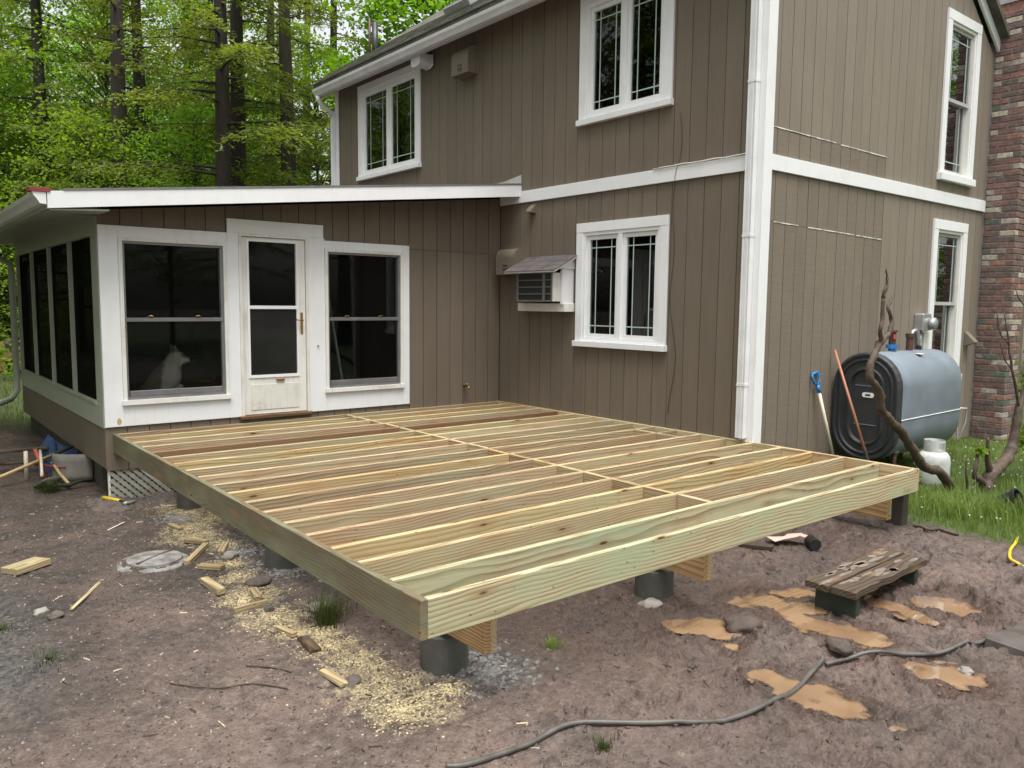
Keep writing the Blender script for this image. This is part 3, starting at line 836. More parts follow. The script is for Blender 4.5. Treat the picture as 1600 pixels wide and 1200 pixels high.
for (xa, xb) in ((-.345, RX), (RX, XE + .14)):
    roof.hexa([(xa, YW2 - .16, zr(xa) - .02), (xb, YW2 - .16, zr(xb) - .02), (xb, YB + .16, zr(xb) - .02), (xa, YB + .16, zr(xa) - .02),
               (xa, YW2 - .16, zr(xa) + .055), (xb, YW2 - .16, zr(xb) + .055), (xb, YB + .16, zr(xb) + .055), (xa, YB + .16, zr(xa) + .055)])
roof = roof.build('roof', M['moss_roof'], house)
n = 9
for i in range(n):                       # overlapping shingle courses near the eave
    x0 = -.36 + i * .135; mb = MB(); y = YW2 - .17
    while y < YB + .16:
        w = random.uniform(.28, .34); dz = random.uniform(.0, .006)
        mb.hexa([(x0, y, zr(x0) + .050), (x0 + .16, y, zr(x0 + .16) + .050), (x0 + .16, y + w - .008, zr(x0 + .16) + .050), (x0, y + w - .008, zr(x0) + .050),
                 (x0, y, zr(x0) + .070 + dz), (x0 + .16, y, zr(x0 + .16) + .058), (x0 + .16, y + w - .008, zr(x0 + .16) + .058), (x0, y + w - .008, zr(x0) + .070 + dz)])
        y += w
    o = mb.build('shingle_course', M['moss_roof'], roof); o['kind'] = 'stuff'
mb = MB()
for k, x0 in ((0, .42),):
    R = Matrix.Rotation(-math.atan(.70), 3, 'Y')
    mb.obox((x0, 1.45, zr(x0) + .13), (.30, .62, .12), R)
rv = mb.build('roof_vent', M['galv'], roof, bevel=.012)
for k in range(3):
    m2 = MB(); m2.obox((.42 - .11 + .10 * k, 1.45, zr(.42 - .11 + .10 * k) + .20), (.02, .64, .02), R); m2.build('rib', M['galv'], rv)
mb = MB(); mb.tube([(.62, 4.35, 5.3), (.62, 4.35, 6.10)], .055, 12); mb.build('vent_pipe', M['black'], roof, smooth=True)
mb = MB(); mb.tube([(.58, 4.47, 5.3), (.58, 4.47, 6.20)], .022, 8); mb.build('vent_pipe', M['rustpipe'], roof, smooth=True)
# rake boards
for (xa, xb) in ((-.33, RX), (RX, XE + .10)):
    mb = MB(); h = .15
    mb.hexa([(xa, YW2 - .055, zr(xa) - .022 - h), (xb, YW2 - .055, zr(xb) - .022 - h), (xb, YW2 - .025, zr(xb) - .022 - h), (xa, YW2 - .025, zr(xa) - .022 - h),
             (xa, YW2 - .055, zr(xa) - .022), (xb, YW2 - .055, zr(xb) - .022), (xb, YW2 - .025, zr(xb) - .022), (xa, YW2 - .025, zr(xa) - .022)])
    mb.build('rake_board', M['white'], house)
# gutter outlet stub above the far window
mb = MB(); mb.prism([(1.54, 4.80), (1.54, 4.66), (1.60, 4.63), (1.72, 4.63), (1.76, 4.66), (1.76, 4.80)], lambda p, q, a: (a, p, q), -.26, -.04)
mb.build('outlet_box', M['gutter'], house, bevel=.01)
# hooded wall vents
def hood(y0, y1, z0, z1, dep, label):
    h = z1 - z0; pr = [(-.002, z0)]
    pr += [(dep, z0)]
    for k in range(0, 9):
        a = k / 8 * math.pi / 2
        pr.append((dep - dep * .62 * (1 - math.cos(a)), z0 + h * .62 + h * .38 * math.sin(a)))
    pr.append((-.002, z1))
    mb = MB(); mb.prism(pr, lambda p, q, a: fW1(a, p, q), y0, y1)
    o = mb.build('vent_hood', M['vent'], house, bevel=.004); sub(o, label)
    for k in range(4):
        z = z0 + .035 + k * .026
        m2 = MB(); m2.box(-dep - .006, -dep - .0005, (y0 + y1) / 2 - .05, (y0 + y1) / 2 + .05, z, z + .008); m2.build('louvre', M['black'] if k % 2 else M['vent'], o)
    m2 = MB(); m2.box(-.012, -.002, y0 - .035, y1 + .035, z0 - .01, z1 + .04); m2.build('flange', M['vent'], o)
hood(.50, .88, 4.33, 4.68, .17, 'brown vent hood high on the upper wall')
hood(-.51, -.14, 1.655, 1.985, .17, 'brown vent hood beside the air conditioner')
mb = MB(); mb.prism([(0, 2.52), (.09, 2.43), (.09, 2.41), (0, 2.41)], lambda p, q, a: fW1(a, p, q), -.715, -.615); mb.build('vent_cap', M['vent'], house)
mb = MB(); mb.prism([(.0, .99), (.13, .86), (.13, .845), (0, .80)], lambda p, q, a: fW2(a, p, q), 4.65, 4.78); mb.build('vent_cap', M['vent'], house)
# wires on the wall
mb = MB(); pts = [(-.034, -2.62, 2.70)]
for k in range(9): pts.append((-.036, -2.62 - 1.16 * (k + 1) / 9, 2.700 + random.uniform(0, .01)))
mb.tube(pts, .006, 6); mb.build('wire', M['white_dirty'], house, smooth=True)
mb = MB(); pts = []
for k in range(40):
    z = 3.22 - 3.07 * k / 39
    pts.append((-.012 if not (ZB0 - .02 < z < ZB1 + .02) else -.034, -2.915 - .03 * math.sin(k * .45) - .03 * math.sin(k * .21 + 1), z))
mb.tube(pts, .0028, 6); mb.build('wire', M['black'], house, smooth=True)
# electric box with conduit behind the tank
mb = MB(); mb.box(3.20, 3.42, YW2 - .11, YW2 - .002, 1.02, 1.22); eb = mb.build('electric_box', M['galv'], house, bevel=.008)
mb = MB(); mb.lathe([(.075, 0), (.075, .05), (.05, .07)], (3.40, YW2 - .11, 1.10), 16, Matrix.Rotation(rad(90), 3, 'X')); mb.build('meter_dial', M['galv'], eb, smooth=True)
mb = MB(); mb.tube([(3.28, YW2 - .05, 1.02), (3.28, YW2 - .05, .2)], .02, 8); mb.build('conduit', M['galv'], eb, smooth=True)
mb = MB(); mb.box(3.36, 3.50, YW2 - .06, YW2 - .003, .80, 1.0); mb.build('junction_cover', M['white_dirty'], eb)
# wing of the house behind the chimney
fG = lambda s, d, z: (s, -3.30 - d, z)
siding(house, fG, XE + .02, 8.6, 5.1, .2032, -.45, flat(3.6), [], lambda s, z: M['siding'])
backing(house, fG, XE + .02, 8.6, -.45, flat(3.6), [], 'wall', thick=.5)
mb = MB(); mb.box(XE, 9.0, -3.6, .5, 3.6, 3.75); mb.build('roof', M['brown_roof'], house)

# ------------------------------------------------------------------ screened porch
porch = thing('screened_porch', 'low brown screened porch with white window wall and white roof edge', 'porch', (-2.4, 2.5, -.5))
zpr = lambda x: 2.785 + .1095 * x            # top of the shed roof
ptop = lambda x: zpr(x) - .14
PX0, PD = -4.787, 5.1
W1o = (-4.621, -3.598, .284, 1.880); W2o = (-2.503, -1.495, .278, 1.880); Do = (-3.470, -2.700, .074, 1.990)
siding(porch, fP, PX0, -.004, -4.591, .200, -.36, ptop, [(-4.75, -1.43, .10, 1.93), (-3.55, -2.55, 1.9, 2.09)], lambda s, z: M['siding'], lambda s: [1.93] if s > -1.42 else [])
backing(porch, fP, PX0 + .01, -.004, -.36, ptop, [W1o, W2o, Do], 'wall')
# white surround: flat boards round the two windows and the door
def ptrim(name, s0, s1, d0, d1, z0, z1, mat='white', bev=.002, par=None):
    mb = MB(); fbox(mb, fP, s0, s1, d0, d1, z0, z1); return mb.build(name, M[mat], par or porch, bevel=bev)
ptrim('surround_board', PX0 - .004, W1o[0], .002, .022, .066, 1.985)
ptrim('surround_board', W1o[0], W1o[1], .002, .021, 1.880, 1.985)
ptrim('surround_board', W1o[0], W1o[1], .002, .021, .066, .284)
ptrim('surround_board', W1o[1], Do[0], .002, .022, .066, 1.985)
ptrim('surround_board', -3.582, -2.515, .002, .024, 1.990, 2.130)
ptrim('surround_board', -3.582, Do[0], .0235, .026, 1.90, 1.989)
ptrim('surround_board', Do[1], W2o[0], .002, .022, .060, 1.989)
ptrim('surround_board', W2o[0], W2o[1], .002, .021, 1.880, 1.965)
ptrim('surround_board', W2o[0], W2o[1], .002, .021, .060, .278)
ptrim('surround_board', W2o[1], -1.400, .002, .022, .060, 1.965)
# rust / paint stains on the white surround
mb = MB()
n = 12; mb.add([(-4.665 + .022 * math.cos(k / n * 6.283) * random.uniform(.7, 1.1), -.0228, .115 + .04 * math.sin(k / n * 6.283) * random.uniform(.7, 1.1)) for k in range(n)], [tuple(range(n))])
mb.build('stain', M['handle'], porch)

def porch_window(o, label):
    s0, s1, z0, z1 = o
    mb = MB(); w = .034
    fbox(mb, fP, s0, s1, -.06, .040, z1 - w, z1); fbox(mb, fP, s0 - .012, s1 + .012, -.06, .052, z0 - .012, z0 + w)
    fbox(mb, fP, s0, s0 + w, -.06, .038, z0 + w, z1 - w); fbox(mb, fP, s1 - w, s1, -.06, .038, z0 + w, z1 - w)
    win = mb.build('window', M['white_dirty'], porch); sub(win, label)
    a, b_, c, d = s0 + w, s1 - w, z0 + w, z1 - w
    st = .030
    mb = MB()
    fbox(mb, fP, a, b_, -.05, .020, d - st * .8, d); fbox(mb, fP, a, b_, -.05, .020, c, c + st)
    fbox(mb, fP, a, a + st * .7, -.05, .019, c + st, d - st); fbox(mb, fP, b_ - st, b_, -.05, .019, c + st, d - st)
    mb.build('track_frame', M['sash'], win)
    zm = 1.10
    mb = MB(); fbox(mb, fP, a + .01, b_ - .01, -.02, .024, zm - .024, zm + .014); mb.build('meeting_rail', M['sash'], win, bevel=.003)
    mb = MB(); fbox(mb, fP, a + st, b_ - st, -.02, .012, c + st, c + st + .055); mb.build('bottom_rail', M['sash'], win, bevel=.003)
    for k in (.25, .72):
        mb = MB(); s = a + (b_ - a) * k
        mb.tube([fP(s - .03, .024, zm + .014), fP(s - .015, .03, zm + .032), fP(s + .015, .03, zm + .032), fP(s + .03, .024, zm + .014)], .006, 6)
        mb.build('sash_latch', M['brass'], win)
    mb = MB(); fbox(mb, fP, a + st * .7, b_ - st, -.032, -.028, zm, d - st * .8); mb.build('pane', M['screen'], win)
    mb = MB(); fbox(mb, fP, a + st * .7, b_ - st, -.016, -.012, c + st, zm); mb.build('pane', M['screen_low'], win)
porch_window(W1o, 'porch window with the dog behind it')
porch_window(W2o, 'porch window right of the door')
# storm door
mb = MB(); s0, s1, z0, z1 = Do
fbox(mb, fP, s0, s0 + .03, -.08, .034, z0, z1); fbox(mb, fP, s1 - .03, s1, -.08, .034, z0, z1); fbox(mb, fP, s0 + .03, s1 - .03, -.08, .033, z1 - .03, z1)
mb.build('door_jamb', M['white_dirty'], porch)
mb = MB(); a, b_ = s0 + .034, s1 - .034
fbox(mb, fP, a, a + .055, -.03, .008, .080, 1.955); fbox(mb, fP, b_ - .080, b_, -.03, .008, .080, 1.955)
fbox(mb, fP, a + .055, b_ - .080, -.03, .007, 1.935, 1.955); fbox(mb, fP, a + .055, b_ - .080, -.03, .007, .080, .470)
door = mb.build('storm_door', M['white_dirty'], porch); sub(door, 'white storm door with rust stained kick panel')
ga, gb = a + .055, b_ - .080
mb = MB()
for (p, q, r_, s_) in ((ga, gb, 1.205, 1.240), (ga, gb, 1.912, 1.935), (ga, gb, .470, .500)): fbox(mb, fP, p, q, -.02, .017, r_, s_)
fbox(mb, fP, ga, ga + .022, -.02, .016, .50, 1.205); fbox(mb, fP, gb - .022, gb, -.02, .016, .50, 1.205)
fbox(mb, fP, ga, ga + .022, -.02, .016, 1.24, 1.912); fbox(mb, fP, gb - .022, gb, -.02, .016, 1.24, 1.912)
mb.build('glazing_frame', M['vinyl'], door)
mb = MB(); fbox(mb, fP, ga + .02, gb - .02, -.016, -.012, 1.235, 1.915); mb.build('pane', M['screen'], door)
mb = MB(); fbox(mb, fP, ga + .02, gb - .02, -.006, -.002, .495, 1.210); mb.build('pane', M['stormglass'], door)
mb = MB(); fbox(mb, fP, ga + .02, gb - .005, .009, .013, .125, .40); mb.build('kick_panel', M['door_stain'], door, bevel=.002)
mb = MB(); fbox(mb, fP, ga + .30, ga + .39, .008, .030, .432, .452); mb.build('closer_bracket', M['brass'], door, bevel=.003)
mb = MB(); fbox(mb, fP, b_ - .060, b_ - .030, .008, .016, .93, 1.17); hd = mb.build('handle', M['brass'], door, bevel=.004)
mb = MB(); mb.tube([fP(b_ - .045, .012, 1.08), fP(b_ - .045, .05, 1.08), fP(b_ - .075, .055, 1.085), fP(b_ - .125, .05, 1.09)], .008, 8); mb.build('lever', M['brass'], hd, smooth=True)
ptrim('door_sill', s0 - .02, s1 + .02, -.08, .05, .035, .072, 'tan_dark', .004)
mb = MB(); mb.lathe([(.010, 0), (.012, .004), (.006, .02)], fP(-2.595, .022, .80), 10, Matrix.Rotation(rad(90), 3, 'X')); mb.build('doorbell', M['steel'], porch)
# hose tap low on the porch wall
tap = MB(); tap.tube([(-.575, 0, .235), (-.575, -.10, .232), (-.575, -.13, .20)], .013, 8); tap = tap.build('hose_tap', M['brass'], porch, smooth=True)
mb = MB(); mb.lathe([(.012, 0), (.030, .003), (.030, .012), (.01, .016)], (-.575, -.075, .255), 10); mb.build('tap_wheel', M['steel'], tap)
# left side wall: base board, brown skirt, mullions, dark screens
mb = MB(); fbox(mb, fL, .004, PD, -.10, .012, .055, .278); mb.build('base_board', M['white_green_shaded'], porch)
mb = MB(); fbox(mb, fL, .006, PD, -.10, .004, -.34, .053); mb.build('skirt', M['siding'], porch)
mb = MB(); fbox(mb, fL, .016, PD, -.10, .008, 1.895, 2.10); mb.build('header_board', M['white_green_shaded'], porch)
mb = MB(); fbox(mb, fL, .004, .27, -.10, .010, .279, 1.894); mb.build('corner_post', M['white_green_shaded'], porch)
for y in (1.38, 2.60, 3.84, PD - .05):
    mb = MB(); fbox(mb, fL, y - .030, y + .030, -.05, .010, .279, 1.894); mb.build('mullion', M['white_green_shaded'], porch)
mb = MB(); fbox(mb, fL, .26, PD, -.02, .022, .262, .288); mb.build('sill', M['white_green_shaded'], porch)
for a, b_ in ((.27, 1.35), (1.41, 2.57), (2.63, 3.81), (3.87, PD - .08)):
    mb = MB(); fbox(mb, fL, a, b_, -.030, -.027, .288, 1.894); mb.build('screen', M['screen_dark'], porch)
# inside: floor, back wall with a dim window, ceiling
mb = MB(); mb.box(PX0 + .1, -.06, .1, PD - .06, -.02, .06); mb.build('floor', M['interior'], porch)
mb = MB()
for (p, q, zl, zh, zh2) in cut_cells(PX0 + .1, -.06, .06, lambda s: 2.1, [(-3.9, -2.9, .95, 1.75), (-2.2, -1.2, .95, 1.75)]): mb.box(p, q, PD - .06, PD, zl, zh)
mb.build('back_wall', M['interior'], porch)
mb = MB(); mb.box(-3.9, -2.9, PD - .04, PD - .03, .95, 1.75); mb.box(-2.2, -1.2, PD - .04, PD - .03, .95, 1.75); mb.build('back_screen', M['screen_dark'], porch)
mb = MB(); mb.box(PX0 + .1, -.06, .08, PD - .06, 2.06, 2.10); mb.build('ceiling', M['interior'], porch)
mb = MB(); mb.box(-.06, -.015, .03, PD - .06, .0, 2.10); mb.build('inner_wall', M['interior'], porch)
# roof, fascia boards, gutter, soffit
XR = -5.33
mb = MB(); ya, yb = -.425, PD + .45
mb.hexa([(XR, ya, zpr(XR) - .035), (-.003, ya, zpr(0) - .035), (-.003, yb, zpr(0) - .035), (XR, yb, zpr(XR) - .035), (XR, ya, zpr(XR)), (-.003, ya, zpr(0)), (-.003, yb, zpr(0)), (XR, yb, zpr(XR))])
pr = mb.build('roof', M['brown_roof'], porch)
mb = MB(); mb.hexa([(XR + .2, ya - .012, zpr(XR + .2) - .006), (.0, ya - .012, zpr(0) - .006), (.0, ya + .02, zpr(0) - .006), (XR + .2, ya + .02, zpr(XR + .2) - .006),
                   (XR + .2, ya - .012, zpr(XR + .2) + .012), (.0, ya - .012, zpr(0) + .012), (.0, ya + .02, zpr(0) + .012), (XR + .2, ya + .02, zpr(XR + .2) + .012)])
mb.build('drip_edge', M['sash'], pr)
mb = MB(); mb.hexa([(XR - .06, ya - .014, zpr(XR) - .010), (XR + .10, ya - .014, zpr(XR + .10) - .016), (XR + .10, ya + .10, zpr(XR + .1) - .016), (XR - .06, ya + .10, zpr(XR) - .010),
                   (XR - .06, ya - .014, zpr(XR) + .024), (XR + .10, ya - .014, zpr(XR + .10) + .016), (XR + .10, ya + .10, zpr(XR + .1) + .016), (XR - .06, ya + .10, zpr(XR) + .024)])
mb.build('red_edge_cap', M['red'], pr)
mb = MB(); xa = -5.255
mb.hexa([(xa, ya - .006, zpr(xa) - .150), (-.002, ya - .006, zpr(0) - .150), (-.002, ya + .014, zpr(0) - .150), (xa, ya + .014, zpr(xa) - .150),
         (xa, ya - .006, zpr(xa) - .007), (-.002, ya - .006, zpr(0) - .007), (-.002, ya + .014, zpr(0) - .007), (xa, ya + .014, zpr(xa) - .007)])
mb.build('rake_board', M['white'], porch)
mb = MB(); gxo = -5.262; zt = zpr(XR) - .01
kp = [(gxo, zt), (gxo, zt - .10), (gxo - .05, zt - .095), (gxo - .07, zt - .06), (gxo - .095, zt - .03), (gxo - .105, zt)]
mb.prism(kp, lambda p, q, a: (p, a, q), ya - .004, yb); mb.build('gutter', M['white'], porch)
mb = MB(); mb.box(-5.26, -5.235, ya + .02, yb, zpr(-5.25) - .155, zpr(-5.25) - .04); mb.build('fascia', M['white_green_shaded'], porch)
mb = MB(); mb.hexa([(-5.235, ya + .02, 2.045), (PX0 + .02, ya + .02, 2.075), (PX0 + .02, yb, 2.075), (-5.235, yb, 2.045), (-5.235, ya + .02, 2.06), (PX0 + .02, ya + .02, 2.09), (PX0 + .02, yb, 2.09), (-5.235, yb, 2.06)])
mb.build('soffit', M['white_green_shaded'], porch)
# gable filler between wall siding and rake (underside of the front overhang)
mb = MB(); mb.hexa([(-5.23, ya + .015, zpr(-5.23) - .085), (-.003, ya + .015, zpr(0) - .085), (-.003, .0, zpr(0) - .085), (-5.23, .0, zpr(-5.23) - .085),
                   (-5.23, ya + .015, zpr(-5.23) - .07), (-.003, ya + .015, zpr(0) - .07), (-.003, .0, zpr(0) - .07), (-5.23, .0, zpr(-5.23) - .07)])
mb.build('soffit', M['vent'], porch)
mb = MB(); mb.prism([(-5.23, 2.06), (PX0, 2.06), (PX0, ptop(PX0) + .05), (-5.23, zpr(-5.23) - .085)], lambda p, q, a: (p, a, q), -.01, .01); mb.build('soffit_return', M['vent'], porch)
# flashing where the roof meets the house
mb = MB(); mb.prism([(.72, 2.790), (-.43, 2.790), (-.425, 2.900), (-.1, 2.855), (.68, 2.815)], lambda p, q, a: (a, p, q), -.012, -.004); mb.build('flashing', M['soffit'], porch)
mb = MB(); mb.prism([(3.2, 2.80), (1.9, 2.80), (2.0, 2.84), (3.1, 2.83)], lambda p, q, a: (a, p, q), -.012, -.004); mb.build('flashing', M['recess'], porch)
# downspout at the far left corner with a kicked-out foot
mb = MB(); mb.tube([(-5.31, PD + .05, 2.10), (-5.30, PD + .05, 2.02), (-5.10, PD + .10, 1.90), (-4.86, PD + .12, 1.80), (-4.84, PD + .12, 1.70), (-4.84, PD + .12, .10), (-4.85, PD + .08, -.05), (-4.95, PD - .1, -.14), (-5.35, PD - .7, -.20)], .042, 10)
mb.build('downspout', M['white_green_shaded'], porch, smooth=True)
# foundation blocks and lattice under the wall
mb = MB(); mb.box(PX0 + .08, PX0 + .2, .6, PD, -.75, -.345); mb.build('foundation', M['concrete'], porch)
generic_slat = generic('grimy_shaded_lattice', (.36, .36, .31), .7, .3)  # grimy slats, colour also lowered for the shadow over the lattice
lat = MB(); lat.box(-4.775, -4.755, .02, .045, -.72, -.355); lat = lat.build('lattice', M['white_dirty'], porch)
for sgn in (1, -1):
    for k in range(-3, 16):
        s = -4.75 + k * .072
        p0 = Vector((s, .022 + .006 * sgn, -.70)); p1 = Vector((s + sgn * .34, .022 + .006 * sgn, -.36))
        lo, hi = -4.755, -4.00
        if sgn < 0: p0.x += .17; p1.x += .17
        def clip(p0, p1):
            t0, t1 = 0, 1; dx = p1.x - p0.x
            for bnd, s_ in ((lo, 1), (hi, -1)):
                t = (bnd - p0.x) / dx
                if (dx > 0) == (s_ > 0): t0 = max(t0, t)
                else: t1 = min(t1, t)
            return t0, t1
        t0, t1 = clip(p0, p1)
        if t1 - t0 < .08: continue
        a, c_ = p0.lerp(p1, t0), p0.lerp(p1, t1)
        mb = MB(); ang = math.atan2(c_.z - a.z, c_.x - a.x)
        mb.obox((a + c_) / 2, ((c_ - a).length, .006, .034), Matrix.Rotation(-ang, 3, 'Y'))
        mb.build('slat', generic_slat, lat)

# ------------------------------------------------------------------ things on the house wall: air conditioner under a shingled hood
ac = thing('air_conditioner', 'window air conditioner in white box under small shingled hood on brown wall', 'air conditioner', (0, -1.05, 1.2))
mb = MB(); mb.box(-.295, .10, -1.375, -.728, 1.318, 1.655); mb.build('case', M['white_dirty'], ac, bevel=.006)
mb = MB(); mb.box(-.300, -.2955, -1.350, -.750, 1.335, 1.645); gr = mb.build('grille', M['black'], ac)
for k in range(5):
    mb = MB(); mb.box(-.312, -.3005, -1.372, -.732, 1.320 + k * .0815, 1.331 + k * .0815); mb.build('louvre', M['sash'], gr)
for y in (-.732, -1.235, -1.362):
    mb = MB(); mb.box(-.309, -.3005, y - .012, y + (.010 if y > -.8 else .03 if y > -1.3 else .010), 1.33, 1.648); mb.build('divider', M['sash'], gr)
mb = MB(); mb.box(-.185, -.002, -1.415, -1.377, 1.285, 1.70); mb.build('side_board', M['white'], ac, bevel=.003)
mb = MB(); mb.box(-.165, -.002, -1.440, -.575, 1.200, 1.298); mb.build('shelf', M['white_dirty'], ac, bevel=.004)
mb = MB(); mb.prism([(0.0, 1.70), (-.30, 1.70), (0, 1.835)], lambda p, q, a: (p, a, q), -1.43, -1.40); mb.build('gable_end', M['white'], ac)
mb = MB(); mb.hexa([(-.375, -1.490, 1.655), (-.002, -1.490, 1.845), (-.002, -.560, 1.845), (-.375, -.560, 1.655), (-.375, -1.490, 1.672), (-.002, -1.490, 1.862), (-.002, -.560, 1.862), (-.375, -.560, 1.672)])
hd = mb.build('hood', M['white_dirty'], ac)
for i in range(3):
    x0 = -.385 + i * .125; z = 1.668 + i * .0637
    mb = MB(); y = -1.497
    while y < -.56:
        w = min(random.uniform(.26, .32), -.553 - y)
        mb.hexa([(x0, y, z + .004), (x0 + .14, y, z + .075), (x0 + .14, y + w - .006, z + .075), (x0, y + w - .006, z + .004), (x0, y, z + .013), (x0 + .14, y, z + .080), (x0 + .14, y + w - .006, z + .080), (x0, y + w - .006, z + .013)])
        y += w
    mb.build('shingle_course', M['brown_roof'], hd)

# ------------------------------------------------------------------ brick chimney
chim = thing('chimney', 'tall outside chimney of mixed red and white washed bricks', 'chimney', (5.24, -4.11, -.5))
CX0, CX1, CY1, CY0 = 5.035, 5.455, -3.925, -4.312
mortar = generic('mortar', (.33, .30, .27), .95, .3, 12, bmp=.5)
mb = MB(); mb.box(CX0 + .012, CX1 - .012, CY0 + .012, CY1 + .6, -.6, 5.02); mb.build('mortar_core', mortar, chim)
bcol = [((.155, .068, .052), 28), ((.118, .056, .047), 26), ((.19, .082, .060), 14), ((.095, .055, .048), 16), ((.36, .30, .25), 12), ((.25, .105, .072), 5), ((.42, .37, .28), 5), ((.060, .085, .060), 4), ((.20, .155, .135), 14)]
bm_ = [generic('brick_%d' % i, [q * .85 + .045 for q in c], .9, .45, 22, bmp=.7, fine=60) for i, (c, w) in enumerate(bcol)]
wts = [w for c, w in bcol]
bmesh_cache = {}
def brick_mesh(sz, mi):
    if (sz, mi) not in bmesh_cache:
        q = MB(); q.obox((0, 0, 0), sz)
        me = bpy.data.meshes.new('brick'); me.from_pydata(q.v, [], q.f)
        b2 = bmesh.new(); b2.from_mesh(me); bmesh.ops.bevel(b2, geom=list(b2.edges), offset=.004, segments=1, affect='EDGES'); b2.to_mesh(me); b2.free()
        me.materials.append(bm_[mi]); bmesh_cache[(sz, mi)] = me
    return bmesh_cache[(sz, mi)]
ch = .0765; base = world_of(chim)
def put_brick(x, y, z, sz, extra):
    mi = random.choices(range(len(bcol)), wts)[0]
    if extra is not None:
        extra[mi].obox((x, y, z), sz); return
    o = bpy.data.objects.new('brick', brick_mesh(sz, mi)); COL.objects.link(o); o.parent = chim
    o.location = Vector((x, y, z)) - base + Vector((random.uniform(-.005, .003), random.uniform(-.005, .003), random.uniform(-.0015, .0015)))
    o.rotation_euler = (0, 0, random.uniform(-.012, .012))
nc = 0; z = -.52; bh = .061
while z < 5.0:
    off = nc % 2
    if off == 0:
        ys = [(CY0 + .0925, .185), (CY0 + .2895, .187)]; xs = [(CX0 + .1 + .098, .19), (CX0 + .1 + .098 + .17, .13)]
    else:
        ys = [(CY0 + .1 + .0915, .183), (CY0 + .1 + .237, .088)]; xs = [(CX0 + .103, .206), (CX0 + .313, .200)]
    for yc, L in ys: put_brick(CX0 + .045, yc, z + bh / 2, (.092, round(L, 3), bh), None)
    for xc, L in xs: put_brick(xc, CY0 + .045, z + bh / 2, (round(L, 3), .092, bh), None)
    z += ch; nc += 1
# narrower upper stack with a pale metal band
mb = MB(); mb.box(CX0 + .10, CX1 + .1, CY0 + .05, CY1 + .3, 5.02, 5.5); up = mb.build('upper_stack', bm_[5], chim)
mb = MB(); mb.box(CX0 + .08, CX1 + .12, CY0 + .03, CY1 + .32, 5.20, 5.27); mb.box(CX0 + .06, CX1 + .12, CY0 + .02, CY1 + .32, 5.36, 5.56); mb.build('metal_band', M['galv'], up)

# ------------------------------------------------------------------ deck frame
deck = thing('deck_frame', 'unfinished deck frame of new pale lumber joists on concrete piers', 'deck', (-2.36, -2.74, -.66))
DW, S = 4.725, .3048
def board(parent, name, mat, c, L, th, hh, ax='X', bev=.0035, wob=0.0):
    mb = MB(); mb.obox((0, 0, 0), (L, th, hh))
    o = mb.build(name, M[mat] if isinstance(mat, str) else mat, parent, bevel=bev, origin=(0, 0, 0))
    o.location = Vector(c) - world_of(parent)
    o.rotation_euler = (0, 0, (0 if ax == 'X' else math.pi / 2) + random.uniform(-wob, wob))
    return o
JH = .184
for k in range(19):
    y = -k * S + .019 if k else -.021
    dzk = random.uniform(-.003, .001)
    mat = 'tan_dark' if k == 4 else ('tan_front' if k in (17, 18) else 'tan')
    for (xa, xb) in (((-DW + .0385, -2.27), (-2.27, -.0415)) if k < 17 and k != 4 else ((-DW + .0385, -.0415),)):
        board(deck, 'joist', mat, ((xa + xb) / 2, y, -JH / 2 + dzk), xb - xa - .001, .038, JH, wob=.0006)
    if k < 17:
        board(deck, 'blocking', 'tan', (-2.25, y - S / 2 , -JH / 2 + dzk - .001), S - .0385, .038, JH, 'Y')
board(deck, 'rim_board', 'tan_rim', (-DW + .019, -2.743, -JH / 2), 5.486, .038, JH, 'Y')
board(deck, 'ledger_board', 'tan', (-.0215, -2.743, -JH / 2), 5.486, .038, JH, 'Y')
board(deck, 'ledger_board', 'tan', (-2.36, .021 + .019, -JH / 2 - .02), 4.6, .03, .14)
for k in (9, 10): board(deck, 'blocking', 'tan', (-.34, -k * S - S / 2 + .019, -JH / 2 - .001), S - .0385, .038, JH, 'Y')
for X0 in (-4.235, -2.535, -.185):
    for q in (-.0195, .0195):
        board(deck, 'beam', 'orange_wood' if q < 0 else 'tan', (X0 + q, -2.82, -JH - .002 - .1175), 5.06, .038, .235, 'Y')
    for yy, lab in ((-4.88, 1), (-2.75, 0), (-.6, 0)):
        if X0 > -1 and yy < -4: continue
        xx = X0 + (.045 if X0 < -4 else .05)
        mb = MB(); mb.lathe([(.132, -.80), (.130, -.62), (.128, -.470), (.122, -.464), (.0, -.464)], (xx, yy, 0), 28)
        mb.build('concrete_pier', M['concrete'], deck, smooth=False)
        mb = MB(); mb.box(xx - .06, xx + .02, yy - .045, yy + .045, -.464, -.424); mb.build('post_bracket', M['galv'], deck)
mb = MB(); mb.obox((.055, -5.30, -.44), (.135, .135, .505), rotz(.1)); mb.build('corner_post', M['post'], deck, bevel=.008)

# ------------------------------------------------------------------ heating oil tank
tank = thing('oil_tank', 'blue grey oval oil tank on legs against the gable wall', 'oil tank', (2.1, -4.30, -.47))
TY, TZ, THW, THH = -4.30, .275, .345, .555
def stadium(ins, n=14):
    r = THW - ins; h = THH - THW; pts = []
    for k in range(n + 1):
        a = math.pi * k / n
        pts.append((r * math.cos(a), h + r * math.sin(a)))
    for k in range(n + 1):
        a = math.pi + math.pi * k / n
        pts.append((r * math.cos(a), -h + r * math.sin(a)))
    return pts
def rings(mb, prof, close=True):
    base_ = len(mb.v); n = None
    for x, ins in prof:
        p = stadium(ins); n = len(p)
        mb.v += [(x, TY + a, TZ + b_) for a, b_ in p]
    for i in range(len(prof) - 1):
        for k in range(n):
            mb.f.append((base_ + i * n + k, base_ + i * n + (k + 1) % n, base_ + (i + 1) * n + (k + 1) % n, base_ + (i + 1) * n + k))
    mb.f.append(tuple(base_ + (len(prof) - 1) * n + k for k in range(n)))
    return mb
